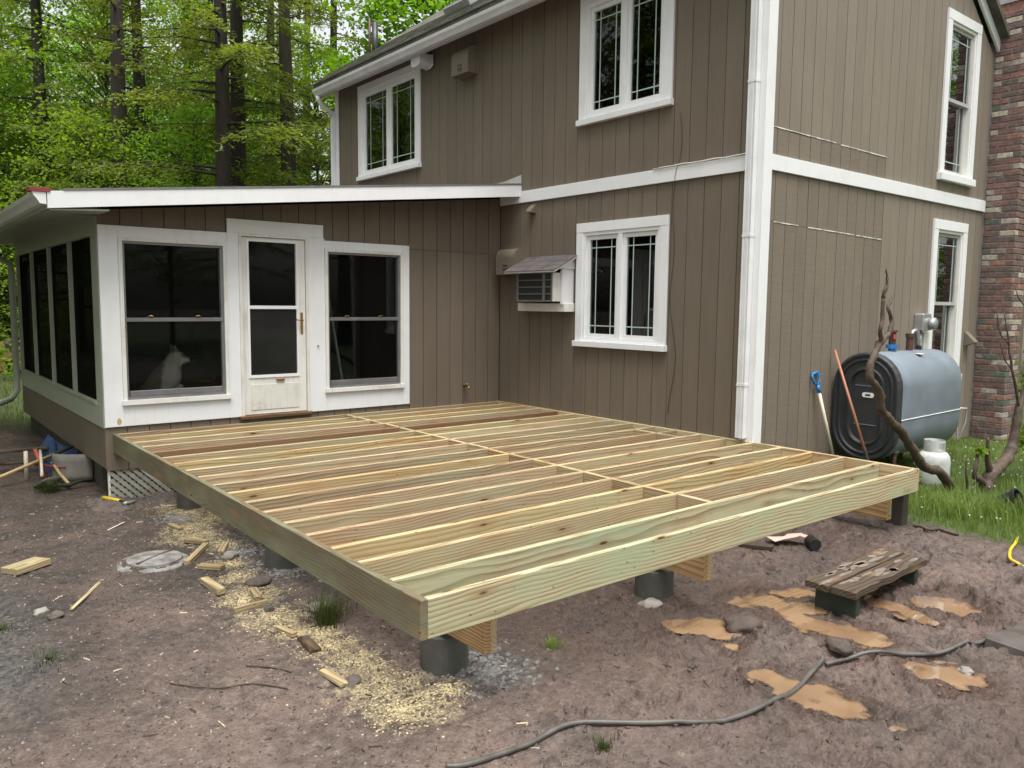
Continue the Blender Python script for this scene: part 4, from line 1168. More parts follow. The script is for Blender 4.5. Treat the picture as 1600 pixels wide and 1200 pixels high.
mb = rings(MB(), [(1.42, .012), (1.43, .002), (1.44, 0), (2.84, 0), (2.87, .012), (2.90, .05), (2.91, .12), (2.912, .3)])
mb.build('shell', M['tank'], tank, smooth=True)
mb = rings(MB(), [(1.455, -.004), (1.40, -.005), (1.385, .0), (1.375, .012), (1.375, .030), (1.388, .040), (1.388, .058), (1.374, .068), (1.374, .080), (1.392, .092), (1.392, .150), (1.378, .160), (1.378, .175), (1.410, .192), (1.410, .34)])
cap = mb.build('end_cap', M['tank_end'], tank); sub(cap, 'ribbed charcoal end cover of the oil tank')
for z in (TZ + .21, TZ - .19):
    q = MB(); q.box(1.404, 1.409, TY - .12, TY + .12, z, z + .008); q.build('moulded_step', M['tank'], cap)
q = MB(); n = 20
q.prism([(TY - .02 + .062 * (1 if math.cos(2 * math.pi * k / n) > 0 else -1) * min(1, .6 + .4 * abs(math.cos(2 * math.pi * k / n))), TZ + .12 + .026 * math.sin(2 * math.pi * k / n)) for k in range(n)], lambda p, r_, a: (a, p, r_), 1.4085, 1.402)
pl = q.build('name_plate', M['white'], cap)
q = MB(); q.box(1.3995, 1.4015, TY - .045, TY + .005, TZ + .112, TZ + .130); q.build('plate_mark', M['black'], pl)
q = MB(); pts = [(1.456 + (2.84 - 1.456) * k / 8, TY - THW - .004, .165 + .015 * k / 8) for k in range(9)]
q.tube(pts, .004, 6); q.build('string', M['white'], tank)
for x in (1.62, 2.72):
    for y in (TY - .22, TY + .22):
        q = MB(); q.tube([(x, y, -.52), (x, y, -.10)], .024, 10); lg = q.build('leg', M['rustpipe'], tank, smooth=True)
        q = MB(); q.box(x - .035, x + .035, y - .035, y + .035, -.20, -.06); q.build('leg_socket', M['steel'], lg, bevel=.006)
q = MB(); q.tube([(1.90, TY, .81), (1.90, TY, .86)], .038, 12); q.tube([(1.90, TY, .86), (1.90, TY, .90)], .060, 12); q.build('filler_cap', M['blue'], tank, smooth=False)
q = MB(); q.tube([(1.90, TY, .90), (1.90, TY, 1.03)], .036, 12); q.tube([(1.90, TY, 1.03), (1.90, TY, 1.05)], .055, 12); fp = q.build('filler_pipe', M['rustpipe'], tank)
q = MB(); q.obox((1.875, TY - .035, .985), (.04, .004, .05)); q.build('tag', generic('pink_tag', (.55, .06, .10), .6, .1), fp)
q = MB(); q.tube([(2.30, TY, .82), (2.30, TY, .97)], .036, 12); q.tube([(2.30, TY, .97), (2.30, TY, 1.01)], .046, 12); q.build('gauge_pipe', M['rustpipe'], tank)
q = MB(); q.tube([(2.33, TY, .97), (2.36, TY, 1.03), (2.42, TY, 1.045), (2.48, TY, 1.02), (2.515, TY, .95), (2.52, TY, .86)], .020, 10); q.build('vent_elbow', M['galv'], tank, smooth=True)
q = MB(); q.tube([(2.52, TY, .87), (2.52, TY, .82)], .030, 10); q.build('vent_collar', M['black'], tank)
q = MB(); q.lathe([(.024, 0), (.024, .07), (.012, .09)], (1.62, TY + .02, .81), 12); q.build('plug', M['rustpipe'], tank)
q = MB(); q.box(2.12, 2.22, TY - .20, TY - .14, .800, .806); st = q.build('sticker', M['white'], tank); st.rotation_euler = (0, 0, 0)
for k in range(2):
    q = MB(); q.tube([(2.90, TY - .30 + .05 * k, .18), (3.05, TY - .33 + .1 * k, .17 - .1 * k), (3.12 + .1 * k, TY - .3 + .14 * k, 0 + .05 * k), (3.0, TY - .28, -.20)], .009, 7); q.build('fuel_line', M['soffit'], tank, smooth=True)

# white propane cylinder in the grass
prop = thing('propane_cylinder', 'white propane cylinder standing in the grass under the tank', 'gas cylinder', (1.74, -4.86, -.47))
px, py, pz = 1.74, -4.86, -.50
mb = MB(); mb.lathe([(.10, .0), (.135, .01), (.150, .06), (.152, .10), (.152, .26), (.145, .31), (.12, .35), (.07, .372), (.0, .378)], (px, py, pz), 28); mb.build('body', M['propane'], prop, smooth=True)
mb = MB()
for k in range(24):
    a0, a1 = 2 * math.pi * k / 24, 2 * math.pi * (k + 1) / 24
    if k % 12 in (3, 4, 5): h0 = .055; mb.f += []
    else: h0 = 0
    r = .098
    for (za, zb) in (((.36, .385), (.455, .475)) if h0 else ((.36, .475),)):
        mb.add([(px + r * math.cos(a0), py + r * math.sin(a0), pz + za), (px + r * math.cos(a1), py + r * math.sin(a1), pz + za), (px + r * math.cos(a1), py + r * math.sin(a1), pz + zb), (px + r * math.cos(a0), py + r * math.sin(a0), pz + zb)], [(0, 1, 2, 3)])
mb.build('collar', M['propane'], prop)
mb = MB(); mb.tube([(px, py, pz + .37), (px, py, pz + .43)], .02, 8); mb.tube([(px - .05, py - .02, pz + .41), (px + .05, py + .0, pz + .41)], .018, 8); mb.lathe([(.03, .43), (.032, .45), (.01, .455)], (px, py, pz), 10); mb.build('valve', M['black'], prop)

# shovel with a blue D grip and a long reddish handle, both leaning by the tank
sh = thing('shovel', 'shovel with blue D grip and pale handle leaning on the gable wall', 'shovel', (1.16, -4.12, -.47))
a = Vector((1.055, -3.975, .44)); b_ = Vector((1.19, -4.10, -.26)); dv = (b_ - a).normalized()
mb = MB(); mb.tube([a, b_], [.017, .016], 10); mb.build('handle', M['handle_pale'], sh, smooth=True)
sx = Vector((1, 0, 0)); sx = (sx - dv * sx.dot(dv)).normalized()
mb = MB(); mb.tube([a + dv * .03, a - dv * .05], .021, 10); c0 = a - dv * .05
mb.tube([c0, c0 - dv * .03 - sx * .05, c0 - dv * .09 - sx * .062, c0 - dv * .125 - sx * .055], .012, 8); mb.tube([c0, c0 - dv * .03 + sx * .05, c0 - dv * .09 + sx * .062, c0 - dv * .125 + sx * .055], .012, 8)
mb.tube([c0 - dv * .125 - sx * .058, c0 - dv * .125 + sx * .058], .015, 8); mb.build('grip', M['blue'], sh, smooth=True)
mb = MB(); sy = dv.cross(sx)
q = [b_ - sx * .09, b_ + sx * .09, b_ + dv * .22 + sx * .09, b_ + dv * .25, b_ + dv * .22 - sx * .09]
mb.add([p + sy * .004 for p in q] + [p - sy * .004 for p in q], [(0, 1, 2, 3, 4), (9, 8, 7, 6, 5)] + [(i, (i + 1) % 5, 5 + (i + 1) % 5, 5 + i) for i in range(5)]); mb.build('blade', M['steel'], sh)
rk = thing('garden_tool', 'long reddish wooden tool handle leaning across the tank end', 'garden tool', (1.36, -4.45, -.47))
mb = MB(); mb.tube([(1.335, -3.975, .84), (1.285, -4.42, -.26)], [.013, .016], 10); mb.build('handle', M['copper'], rk, smooth=True)
mb = MB(); mb.tube([(1.290, -4.38, -.16), (1.280, -4.47, -.40)], [.019, .020], 10); mb.obox((1.28, -4.48, -.44), (.03, .16, .10)); mb.build('head', M['black'], rk)

# ------------------------------------------------------------------ low plank bench in the mud
bench = thing('plank_bench', 'low weathered two plank step bench standing in muddy puddles', 'bench', (-1.45, -5.75, -.66))
A = Vector((-1.57, -5.50, 0)); B = Vector((-1.70, -5.86, 0)); Cc = Vector((-.985, -5.93, 0))
cen = Vector((-1.315, -5.765, 0)); ang = .03
ux = Vector((math.cos(ang), math.sin(ang), 0)); uy = Vector((-ux.y, ux.x, 0)); R = rotz(ang)
wz = gz(cen.x, cen.y); BZ = -.505
for sgn, dz in ((1, .004), (-1, 0)):
    mb = MB(); L = 1.08 + .02 * sgn
    n = 14; poly = []
    cc = cen + uy * (sgn * .083)
    for k in range(n + 1):
        s = -L / 2 + L * k / n; e = .006 * math.sin(k * 1.7 + sgn) + random.uniform(-.004, .004)
        poly.append((s, -.078 + (e if sgn < 0 else 0)))
    for k in range(n, -1, -1):
        s = -L / 2 + L * k / n; poly.append((s, .078 + random.uniform(-.002, .002)))
    mb.prism(poly, lambda p, q, a: (p, q, a), -.021, .021)
    o = mb.build('plank', M['bench'], bench, origin=(0, 0, 0)); o.location = Vector((cc.x, cc.y, BZ + dz)) - world_of(bench); o.rotation_euler = (0, 0, ang)
for s in (-.43, .43):
    mb = MB(); p = cen + ux * s; mb.obox((p.x, p.y, BZ - .115), (.045, .28, .185), R); mb.build('leg', M['bench_leg'], bench, bevel=.005)
    mb = MB(); 
for k in range(26):   # patches of old paint left on the planks
    s, t_ = random.uniform(-.48, .45), random.choice((random.uniform(.02, .14), random.uniform(-.14, -.02)))
    w, l = random.uniform(.012, .035), random.uniform(.04, .12); n = 11
    p = cen + ux * s + uy * t_
    mb.add([p + ux * (l * math.cos(q / n * 6.283) * random.uniform(.6, 1.1)) + uy * (min(.075 - abs(abs(t_) - .083), w) * math.sin(q / n * 6.283) * random.uniform(.5, 1.1)) + Vector((0, 0, BZ + .0275 if t_ > 0 else BZ + .0225)) for q in range(n)], [tuple(range(n))])
mb.build('paint_flakes', generic('old_cream_paint', (.17, .138, .115), .8, .45, 30), bench)

# ------------------------------------------------------------------ cable, hoses, sticks
def snake(name, label, cat, pts, r, mat, lift=.0, n=8, sub_=10):
    P = [Vector((x, y, 0)) for x, y in pts]; out = []
    for i in range(len(P) - 1):
        p0, p1, p2, p3 = P[max(i - 1, 0)], P[i], P[i + 1], P[min(i + 2, len(P) - 1)]
        for k in range(sub_):
            t = k / sub_
            q = .5 * ((2 * p1) + (-p0 + p2) * t + (2 * p0 - 5 * p1 + 4 * p2 - p3) * t * t + (-p0 + 3 * p1 - 3 * p2 + p3) * t ** 3)
            out.append(q)
    out.append(P[-1])
    zs = ground_z(np.array([q.x for q in out]), np.array([q.y for q in out]))
    zs = np.max([np.roll(np.pad(zs, 4, 'edge'), k)[4:-4] for k in (-2, -1, 0, 1, 2)], 0)
    ks = np.ones(7) / 7; zs = np.convolve(np.pad(zs, 3, 'edge'), ks, 'valid')
    zs = np.maximum(zs, WATER_Z - .002)
    for q, z in zip(out, zs): q.z = float(z) + r * .8 + lift
    mb = MB(); mb.tube(out, r, n)
    return tag(mb.build(name, mat, smooth=True), label, cat)
snake('black_hose', 'muddy black hose looping across the wet foreground mud', 'hose', [(-4.75, -5.72), (-4.645, -5.76), (-4.37, -5.78), (-4.083, -5.80), (-3.733, -6.072), (-3.435, -6.21), (-3.019, -6.219), (-2.72, -6.17), (-2.502, -6.113), (-2.49, -6.10)], .0125, M['rubber'])
snake('grey_hose', 'thin grey hose running right from the end of the black hose', 'hose', [(-2.53, -6.15), (-2.359, -6.204), (-2.18, -6.33), (-1.99, -6.458), (-1.76, -6.54), (-1.554, -6.558), (-1.191, -6.669), (-.7, -6.80), (0, -6.9)], .0115, M['rubber'])
snake('yellow_hose', 'yellow garden hose curling in at the right edge of the grass', 'hose', [(.35, -6.10), (.12, -6.16), (-.12, -6.21), (-.26, -6.28), (-.25, -6.37), (-.05, -6.45), (.3, -6.5)], .011, M['yellow'], .004)
snake('pale_stick', 'pale peeled stick lying on the mud beside the corner post', 'stick', [(.061, -5.443), (.05, -5.55), (.085, -5.67), (.078, -5.776)], .013, M['dead'])
def stick(name, label, p0, p1, w, h, mat, cat='wood scrap'):
    p0, p1 = Vector((*p0, 0)), Vector((*p1, 0)); d = p1 - p0; L = d.length; a = math.atan2(d.y, d.x)
    z0, z1 = gz(p0.x, p0.y), gz(p1.x, p1.y); z = max((z0 + z1) / 2, gz(*((p0 + p1) / 2).xy)) + h * .42
    mb = MB(); mb.obox((0, 0, 0), (L, w, h))
    o = mb.build(name, M[mat], origin=(0, 0, 0), bevel=min(w, h) * .08)
    o.location = ((p0.x + p1.x) / 2, (p0.y + p1.y) / 2, z + .002)
    o.rotation_euler = (random.uniform(-.06, .06), -math.atan2(z1 - z0, L) + random.uniform(-.03, .03), a)
    return tag(o, label, cat)
stick('wood_block', 'square pale lumber block lying alone on the left mud', (-5.83, -1.86), (-5.60, -1.73), .17, .045, 'scrap')
stick('wood_stick', 'long thin pale wood stick on the mud right of the stones', (-5.616, -2.844), (-5.332, -2.326), .022, .012, 'scrap')
stick('wood_stick', 'short thin white splinter on bare mud left of the concrete lid', (-5.02, -1.05), (-4.86, -.92), .012, .006, 'handle_pale')
stick('wood_scrap', 'lumber offcut at the right rim of the concrete lid', (-4.77, -2.36), (-4.52, -2.02), .045, .04, 'scrap')
stick('wood_scrap', 'flat offcut just below the concrete lid', (-4.72, -2.49), (-4.60, -2.63), .07, .03, 'scrap')
stick('wood_scrap', 'short offcut on sawdust above the concrete lid', (-4.60, -1.78), (-4.49, -1.95), .06, .03, 'scrap')
stick('wood_scrap', 'tilted thin offcut right of the concrete lid, nearest the deck rim', (-4.47, -2.22), (-4.36, -2.0), .05, .018, 'scrap')
stick('wood_scrap', 'narrow offcut lying alone halfway between concrete lid and dark bark chunk', (-4.80, -2.84), (-4.785, -3.14), .055, .042, 'scrap')
stick('wood_scrap', 'small upright ended offcut in front of the dark bark chunk', (-4.60, -3.22), (-4.63, -3.38), .05, .035, 'scrap')
stick('wood_scrap', 'thin striped offcut strip left of the small dark stone', (-4.83, -3.50), (-4.61, -3.48), .030, .035, 'scrap')
stick('wood_scrap', 'dark narrow offcut edging the middle sawdust patch', (-4.70, -3.86), (-4.68, -4.06), .035, .025, 'scrap')
stick('wood_scrap', 'weathered grey offcut beside the middle sawdust patch', (-4.66, -4.12), (-4.68, -4.34), .065, .018, 'bench')
stick('wood_scrap', 'bright pale offcut touching a dark stone near the corner pier', (-4.765, -4.60), (-4.735, -4.80), .055, .014, 'scrap')
stick('wood_scrap', 'small pinkish offcut on the upper sawdust patch', (-4.56, -1.22), (-4.52, -1.38), .045, .02, 'scrap')
def twig(label, pts, r):
    return snake('twig', label, 'twig', pts, r, M['dead'], 0, 5, 6)
twig('dark forked twig on the foreground mud left of the sawdust', [(-5.05, -4.28), (-4.95, -4.42), (-4.9, -4.52)], .005)
twig('long dark twig low in the foreground mud', [(-5.42, -4.22), (-5.25, -4.42), (-5.1, -4.50), (-4.98, -4.66)], .004)
# stones
def stone(label, x, y, r, mat='stone', sq=.6, grp=None):
    me_ = bpy.data.meshes.new('stone'); b2 = bmesh.new(); bmesh.ops.create_icosphere(b2, subdivisions=3, radius=1)
    sd = random.uniform(0, 50)
    for v_ in b2.verts:
        k = 1 + .42 * mnoise.noise(v_.co * 1.3 + Vector((sd, 0, 0))) + (.22 * mnoise.noise(v_.co * 3.4 + Vector((0, sd, 0))) if mat == 'clod' else .06 * mnoise.noise(v_.co * 3.4 + Vector((0, sd, 0))))
        v_.co = Vector((v_.co.x * k * r * 1.25, v_.co.y * k * r, v_.co.z * k * r * sq))
    b2.to_mesh(me_); b2.free(); me_.materials.append(M[mat])
    me_.polygons.foreach_set('use_smooth', [True] * len(me_.polygons))
    o = bpy.data.objects.new('stone', me_); COL.objects.link(o)
    o.location = (x, y, gz(x, y) + r * sq * .35); o.rotation_euler = (0, 0, random.uniform(0, 6))
    return tag(o, label, 'stone', grp)
stone('pale round stone on the left mud, left of its twin', -5.767, -2.755, .035)
stone('brownish round stone on the left mud, right of its twin', -5.711, -2.90, .038, 'stone_dark')
stone('dark stone touching the bright pale offcut', -4.688, -4.777, .042, 'stone_dark')
stone('pale stone at the foot of the middle pier', -2.68, -5.02, .06)
stone('pale stone under the rim beside the grass tuft', -4.38, -3.75, .065)
stone('round grey stone half buried right of the concrete lid', -4.45, -2.36, .055)
stone('dark bark brown chunk on the sawdust', -4.50, -3.05, .075, 'stone_dark', .5)
stone('small dark stone below the striped offcut', -4.64, -3.58, .028, 'stone_dark')
stone('dark wet clod at the left end of the biggest puddle group', -2.44, -5.56, .10, 'clod', .5)
stone('grey flat stone in the left puddle', -2.62, -5.64, .03, 'stone_dark')
stone('dark round stone in the mud beside the hose bend', -2.34, -6.12, .07, 'clod', .5)
stone('grey chip of stone in the puddle by the right hose', -2.0, -6.66, .035)
# scattered grit, chips
def scatter(name, label, n, fn, size, mat, seed, flat=.5):
    r_ = np.random.default_rng(seed); P = fn(r_, n); n = len(P)
    z = ground_z(P[:, 0], P[:, 1]); s = size * r_.uniform(.4, 1.5, n) ; a = r_.uniform(0, 6.283, n)
    base_ = np.array([[-1, -.7, 0], [1, -.7, 0], [1, .7, 0], [-1, .7, 0], [-.6, -.4, 1], [.6, -.4, 1], [.6, .4, 1], [-.6, .4, 1]])
    V_ = np.repeat(base_[None], n, 0) * s[:, None, None]; V_[:, :, 2] *= flat * r_.uniform(.5, 1.2, n)[:, None]
    V_ *= r_.uniform(.7, 1.3, (n, 8, 3))
    c_, s_ = np.cos(a)[:, None], np.sin(a)[:, None]
    x = V_[:, :, 0] * c_ - V_[:, :, 1] * s_; y = V_[:, :, 0] * s_ + V_[:, :, 1] * c_
    V_ = np.stack([x + P[:, :1], y + P[:, 1:2], V_[:, :, 2] + z[:, None] - .15 * s[:, None]], 2).reshape(-1, 3)
    f = np.array([(4, 5, 6, 7), (0, 1, 5, 4), (1, 2, 6, 5), (2, 3, 7, 6), (3, 0, 4, 7)])
    F_ = (np.arange(n)[:, None, None] * 8 + f[None]).reshape(-1, 4)
    o = link_mesh(name, arr_mesh(name, V_, F_, mat)); o['kind'] = 'stuff'; tag(o, label, name.replace('_', ' '))
    return o
def in_blobs(blobs, k=1.1):
    def f(r_, n):
        i = r_.integers(0, len(blobs), n); B_ = np.array(blobs)[i]
        a = r_.uniform(0, 6.283, n); q = np.abs(r_.normal(0, .62, n)) * k
        return np.stack([B_[:, 0] + np.cos(a) * q * B_[:, 2], B_[:, 1] + np.sin(a) * q * B_[:, 2]], 1)
    return f
box_ = lambda x0, x1, y0, y1: (lambda r_, n: np.stack([r_.uniform(x0, x1, n), r_.uniform(y0, y1, n)], 1))
scatter('sawdust_chips', 'pale yellow sawdust and wood chips strewn along the deck rim', 7000, in_blobs(SAW, 1.5), .0046, generic('sawdust', (.56, .46, .26), .9, .25, 40), 5, .3)
scatter('gravel', 'grey gravel chips spilled round the corner pier', 900, in_blobs([(-4.05, -5.12, .20), (-4.0, -4.9, .22), (-4.3, -2.3, .25), (-4.25, -2.9, .25), (-4.45, -1.0, .15)]), .012, generic('grey_gravel', (.15, .15, .145), .9, .5, 60), 6, .6)
scatter('grit', 'small dark and pale pebbles scattered over bare soil', 2600, box_(-7, -4.4, -6.5, .5), .0065, generic('grit', (.17, .145, .12), .9, .6, 80), 8, .6)
scatter('mud_clods', 'small wet clods on the trampled mud', 2600, box_(-4.6, .2, -7.4, -4.4), .0085, generic('clod', (.050, .037, .031), .6, .5, 40), 9, .8)
scatter('soil_crumbs', 'dark soil crumbs and bits of bark strewn over the yard', 7000, box_(-7, -4.0, -6.6, .3), .0055, generic('soil_crumb', (.045, .036, .030), .9, .6, 90), 12, .7)
def slivers(name, label, n, x0, x1, y0, y1, mat, seed):
    r2 = np.random.default_rng(seed); x = r2.uniform(x0, x1, n); y = r2.uniform(y0, y1, n); a = r2.uniform(0, 6.283, n); L = .004 + .03 * r2.random(n) ** 2.5; w = r2.uniform(.0008, .0026, n)
    z0 = ground_z(x - np.cos(a) * L, y - np.sin(a) * L) + .004; z1 = ground_z(x + np.cos(a) * L, y + np.sin(a) * L) + .004
    c_, s_ = np.cos(a), np.sin(a)
    V_ = np.stack([np.stack([x - c_ * L - s_ * w, y - s_ * L + c_ * w, z0 - .004], 1), np.stack([x - c_ * L + s_ * w, y - s_ * L - c_ * w, z0 - .004], 1), np.stack([x + c_ * L + s_ * w, y + s_ * L - c_ * w, z1 - .004], 1), np.stack([x + c_ * L - s_ * w, y + s_ * L + c_ * w, z1 - .004], 1),
                   np.stack([x - c_ * L, y - s_ * L, z0 + .003], 1), np.stack([x + c_ * L, y + s_ * L, z1 + .003], 1)], 1).reshape(-1, 3)
    k = np.arange(n)[:, None, None] * 6
    F_ = (k + np.array([(0, 4, 5, 3), (1, 2, 5, 4)])[None]).reshape(-1, 4)
    o = link_mesh(name, arr_mesh(name, V_, F_, mat)); o['kind'] = 'stuff'; tag(o, label, name.replace('_', ' '))
slivers('twig_bits', 'tiny dark twig and bark bits littering the soil', 1300, -7, .2, -7.3, .5, generic('twig_bit', (.030, .022, .017), .9, .5, 40), 13)
slivers('straw_bits', 'tiny pale straw and wood splinters littering the soil', 170, -6.6, -3.9, -6.4, .5, generic('straw_bit', (.38, .31, .21), .9, .4, 40), 14)
scatter('rubble', 'rough soil rubble and leaf bits beneath the porch lattice', 260, box_(-4.95, -4.2, -.45, .15), .035, M['stone_dark'], 10, .7)

# concrete lid half buried by the deck
lid = thing('concrete_lid', 'round pale concrete tank lid half buried beside the sawdust', 'concrete lid', (-4.95, -2.12, -.66))
zl = gz(-4.95, -2.12) - .010
mb = MB(); mb.lathe([(.265, -.05), (.26, .004), (.24, .012), (.215, .013), (.205, .004)], (-4.945, -2.12, zl + .002), 36); mb.build('ring', M['concrete_light'], lid)
mb = MB(); mb.lathe([(.200, -.03), (.195, .020), (.12, .028), (.03, .031)], (-4.92, -2.08, zl + .004), 30); mb.build('cover', M['concrete_light'], lid)
mb = MB(); mb.obox((-4.92, -2.08, zl + .032), (.36, .018, .012), rotz(.6)); mb.build('handle_bar', M['stone_dark'], lid)

# hammer
ham = thing('hammer', 'claw hammer with yellow grip lying on the mud', 'hammer', (-4.75, -.13, -.66))
p0, p1 = Vector((-4.82, .04, 0)), Vector((-4.665, -.30, 0)); z = gz(-4.75, -.13) + .025; p0.z = p1.z = z; d = (p1 - p0).normalized(); sd = Vector((-d.y, d.x, 0))
mb = MB(); mb.tube([p0, p0.lerp(p1, .3), p0.lerp(p1, .62)], [.022, .019, .018], 10); mb.build('grip', M['yellow'], ham, smooth=True)
mb = MB(); mb.tube([p0.lerp(p1, .6), p1], [.012, .012], 8); mb.build('shaft', M['black'], ham)
mb = MB(); mb.tube([p1 - sd * .07, p1 - sd * .03, p1 + sd * .02, p1 + sd * .075], [.020, .021, .017, .008], 10); mb.build('head', M['steel'], ham, smooth=True)

# torn paper box and tin can behind the bench
tp = thing('torn_paper', 'torn piece of pinkish paper lying under the deck edge', 'paper', (-.87, -4.87, -.6))
c0 = Vector((-.86, -4.86, gz(-.86, -4.86) + .035)); mb = MB()
out_ = [(-.16, -.02), (-.10, .06), (-.04, .03), (0, .09), (.10, .05), (.17, .07), (.19, .0), (.10, -.03), (.08, -.08), (-.02, -.05), (-.08, -.08)]
R = rotz(-1.1)
top_ = [c0 + R @ Vector((x, y, .03 * math.sin(x * 17) + .012)) for x, y in out_]
mb.add(top_ + [p - Vector((0, 0, .004)) for p in top_], [tuple(range(11)), tuple(range(21, 10, -1))] + [(i, (i + 1) % 11, 11 + (i + 1) % 11, 11 + i) for i in range(11)]); mb.build('sheet', M['cardboard'], tp)
can = thing('tin_can', 'black can lying on its side beside the torn paper', 'can', (-.80, -5.03, -.6))
mb = MB(); mb.lathe([(.045, -.06), (.047, -.055), (.047, .055), (.045, .06), (.038, .055), (.038, -.04)], (-.815, -5.06, gz(-.815, -5.06) + .045), 18, rotz(.9) @ Matrix.Rotation(rad(90), 3, 'Y')); mb.build('body', M['black'], can, smooth=False)
stick('dark_plank', 'dark wet plank end lying near the torn paper', (-1.15, -4.62), (-1.05, -4.86), .07, .03, 'bench', 'plank')
mb = MB(); zz = gz(-1.4, -6.72)
mb.hexa([(-1.545, -6.57, zz - .05), (-1.56, -6.82, zz - .05), (-.9, -6.98, zz - .05), (-.9, -6.66, zz - .05), (-1.535, -6.58, zz + .035), (-1.55, -6.81, zz + .03), (-.9, -6.97, zz + .035), (-.9, -6.67, zz + .04)])
tag(mb.build('paving_slab', generic('wet_slate', (.085, .072, .066), .45, .3, 8, bmp=.4), bevel=.01), 'dark wet slab at the right edge under the grey hose', 'slab')
# black plastic pot tipped over in the grass
pot = thing('plant_pot', 'black plastic pot tipped over in the long grass', 'pot', (1.18, -5.75, -.47))
mb = MB(); mb.lathe([(.070, -.09), (.092, .08), (.099, .08), (.099, .10), (.086, .10), (.064, -.07)], (1.18, -5.74, -.40), 20, Matrix.Rotation(rad(62), 3, 'X')); mb.build('body', M['black'], pot)

# ------------------------------------------------------------------ pile of tools by the porch corner
def zt(x, y, h=0.0): return Vector((x, y, gz(x, y) + h))
t = thing('blue_snow_shovel', 'dark blue plastic shovel blade standing up in the tool pile', 'shovel', (-4.95, 1.6, -.62))
p = zt(-4.95, 1.6)
mb = MB(); q = [(-.20, 0), (.16, .03), (.20, .24), (.02, .30), (-.13, .42), (-.21, .26)]
Rq = rotz(-.55) @ Matrix.Rotation(rad(-12), 3, 'X')
fr = [p + Rq @ Vector((x, .03 * math.cos(x * 6), z)) for x, z in q]; bk = [v_ + Rq @ Vector((0, .012, 0)) for v_ in fr]
mb.add(fr + bk, [tuple(range(6)), tuple(range(11, 5, -1))] + [(i, (i + 1) % 6, 6 + (i + 1) % 6, 6 + i) for i in range(6)]); mb.build('blade', M['navy'], t)
mb = MB(); mb.tube([p + Rq @ Vector((.0, -.008, .05)), p + Rq @ Vector((-.05, -.008, .36))], .012, 8); mb.build('rib', M['navy'], t)
mb = MB(); mb.tube([p + Vector((-.1, .0, .14)), p + Vector((-.6, .22, .12))], .015, 8); mb.build('handle', M['bench'], t, smooth=True)
t = thing('grey_snow_shovel', 'pale grey plastic scoop lying at the right of the tool pile', 'shovel', (-4.86, 1.1, -.64))
p = zt(-4.90, 1.08); mb = MB(); n = 9; Rg = rotz(-.62)
gr_ = []
for j in range(5):
    for i in range(n):
        u_ = i / (n - 1) - .5; w_ = j / 4
        gr_.append(p + Rg @ Vector((u_ * .42, -.05 + .05 * (2 * u_) ** 2 + .02 * w_, .01 + w_ * .24 + .05 * w_ * w_)))
mb.add(gr_, [(j * n + i, j * n + i + 1, (j + 1) * n + i + 1, (j + 1) * n + i) for j in range(4) for i in range(n - 1)])
o = mb.build('scoop', generic('dirty_grey_plastic', (.20, .19, .17), .6, .3), t, smooth=True); sm_ = o.modifiers.new('thickness', 'SOLIDIFY'); sm_.thickness = .008
mb = MB(); mb.tube([p + Vector((-.05, .0, .16)), p + Vector((-.3, .25, .18))], .014, 8); mb.build('handle', generic('red_shaft', (.25, .035, .03), .5, .2), t, smooth=True)
t = thing('long_handled_shovel', 'orange wood handled shovel lying diagonally across the tool pile', 'shovel', (-5.2, 1.2, -.62))
a = zt(-5.62, 1.02, .10); b_ = zt(-4.80, 1.55, .30)
mb = MB(); mb.tube([a, a.lerp(b_, .75)], [.019, .017], 10); mb.build('handle', M['handle'], t, smooth=True)
mb = MB(); mb.tube([a.lerp(b_, .74), b_], [.021, .019], 10); mb.build('ferrule', M['bench_leg'], t, smooth=True)
mb = MB(); dd = (a - b_).normalized(); mb.tube([a, a + dd * .06], .024, 10); mb.build('ferrule', M['steel'], t)
t = thing('round_shovel', 'round pale steel shovel blade lying in front of the tool pile', 'shovel', (-5.15, .92, -.64))
p = zt(-5.17, .92, .04); mb = MB(); n = 22; pts_ = []
for k in range(n):
    a_ = 2 * math.pi * k / n; pts_.append((.15 * math.cos(a_) * (1 + .15 * math.cos(a_)), .115 * math.sin(a_)))
Rr = rotz(.5) @ Matrix.Rotation(rad(-38), 3, 'X')
mid_ = p + Rr @ Vector((0, 0, -.03)); ring_ = [p + Rr @ Vector((x, y, .0)) for x, y in pts_]; in_ = [p + Rr @ Vector((x * .55, y * .55, -.024)) for x, y in pts_]
mb.add(ring_ + in_ + [mid_], [(i, (i + 1) % n, n + (i + 1) % n, n + i) for i in range(n)] + [(n + i, n + (i + 1) % n, 2 * n) for i in range(n)])
o = mb.build('blade', M['steel'], t, smooth=True); sm_ = o.modifiers.new('thickness', 'SOLIDIFY'); sm_.thickness = .005
mb = MB(); mb.tube([p + Vector((-.02, .08, .06)), p + Vector((.02, .35, .16)), p + Vector((.05, .6, .24))], .016, 8); mb.build('handle', M['handle_pale'], t, smooth=True)
t = thing('pickaxe', 'rusty pickaxe with yellow handle lying at the front of the tool pile', 'pickaxe', (-5.0, .85, -.64))
a, b_ = zt(-5.02, .98, .10), zt(-4.99, .70, .05)
mb = MB(); mb.tube([a + Vector((-.03, .28, .09)), a, b_], .017, 8); mb.build('handle', M['handle'], t, smooth=True)
mb = MB(); mb.tube([b_ + Vector((-.26, -.05, -.02)), b_ + Vector((-.12, -.02, .015)), b_, b_ + Vector((.13, .06, .02)), b_ + Vector((.27, .14, -.01))], [.006, .014, .024, .015, .006], 8); mb.build('head', M['bench_leg'], t, smooth=True)
t = thing('upright_handle', 'short pale wooden handle sticking up at the left of the tool pile', 'tool handle', (-5.28, 1.35, -.62))
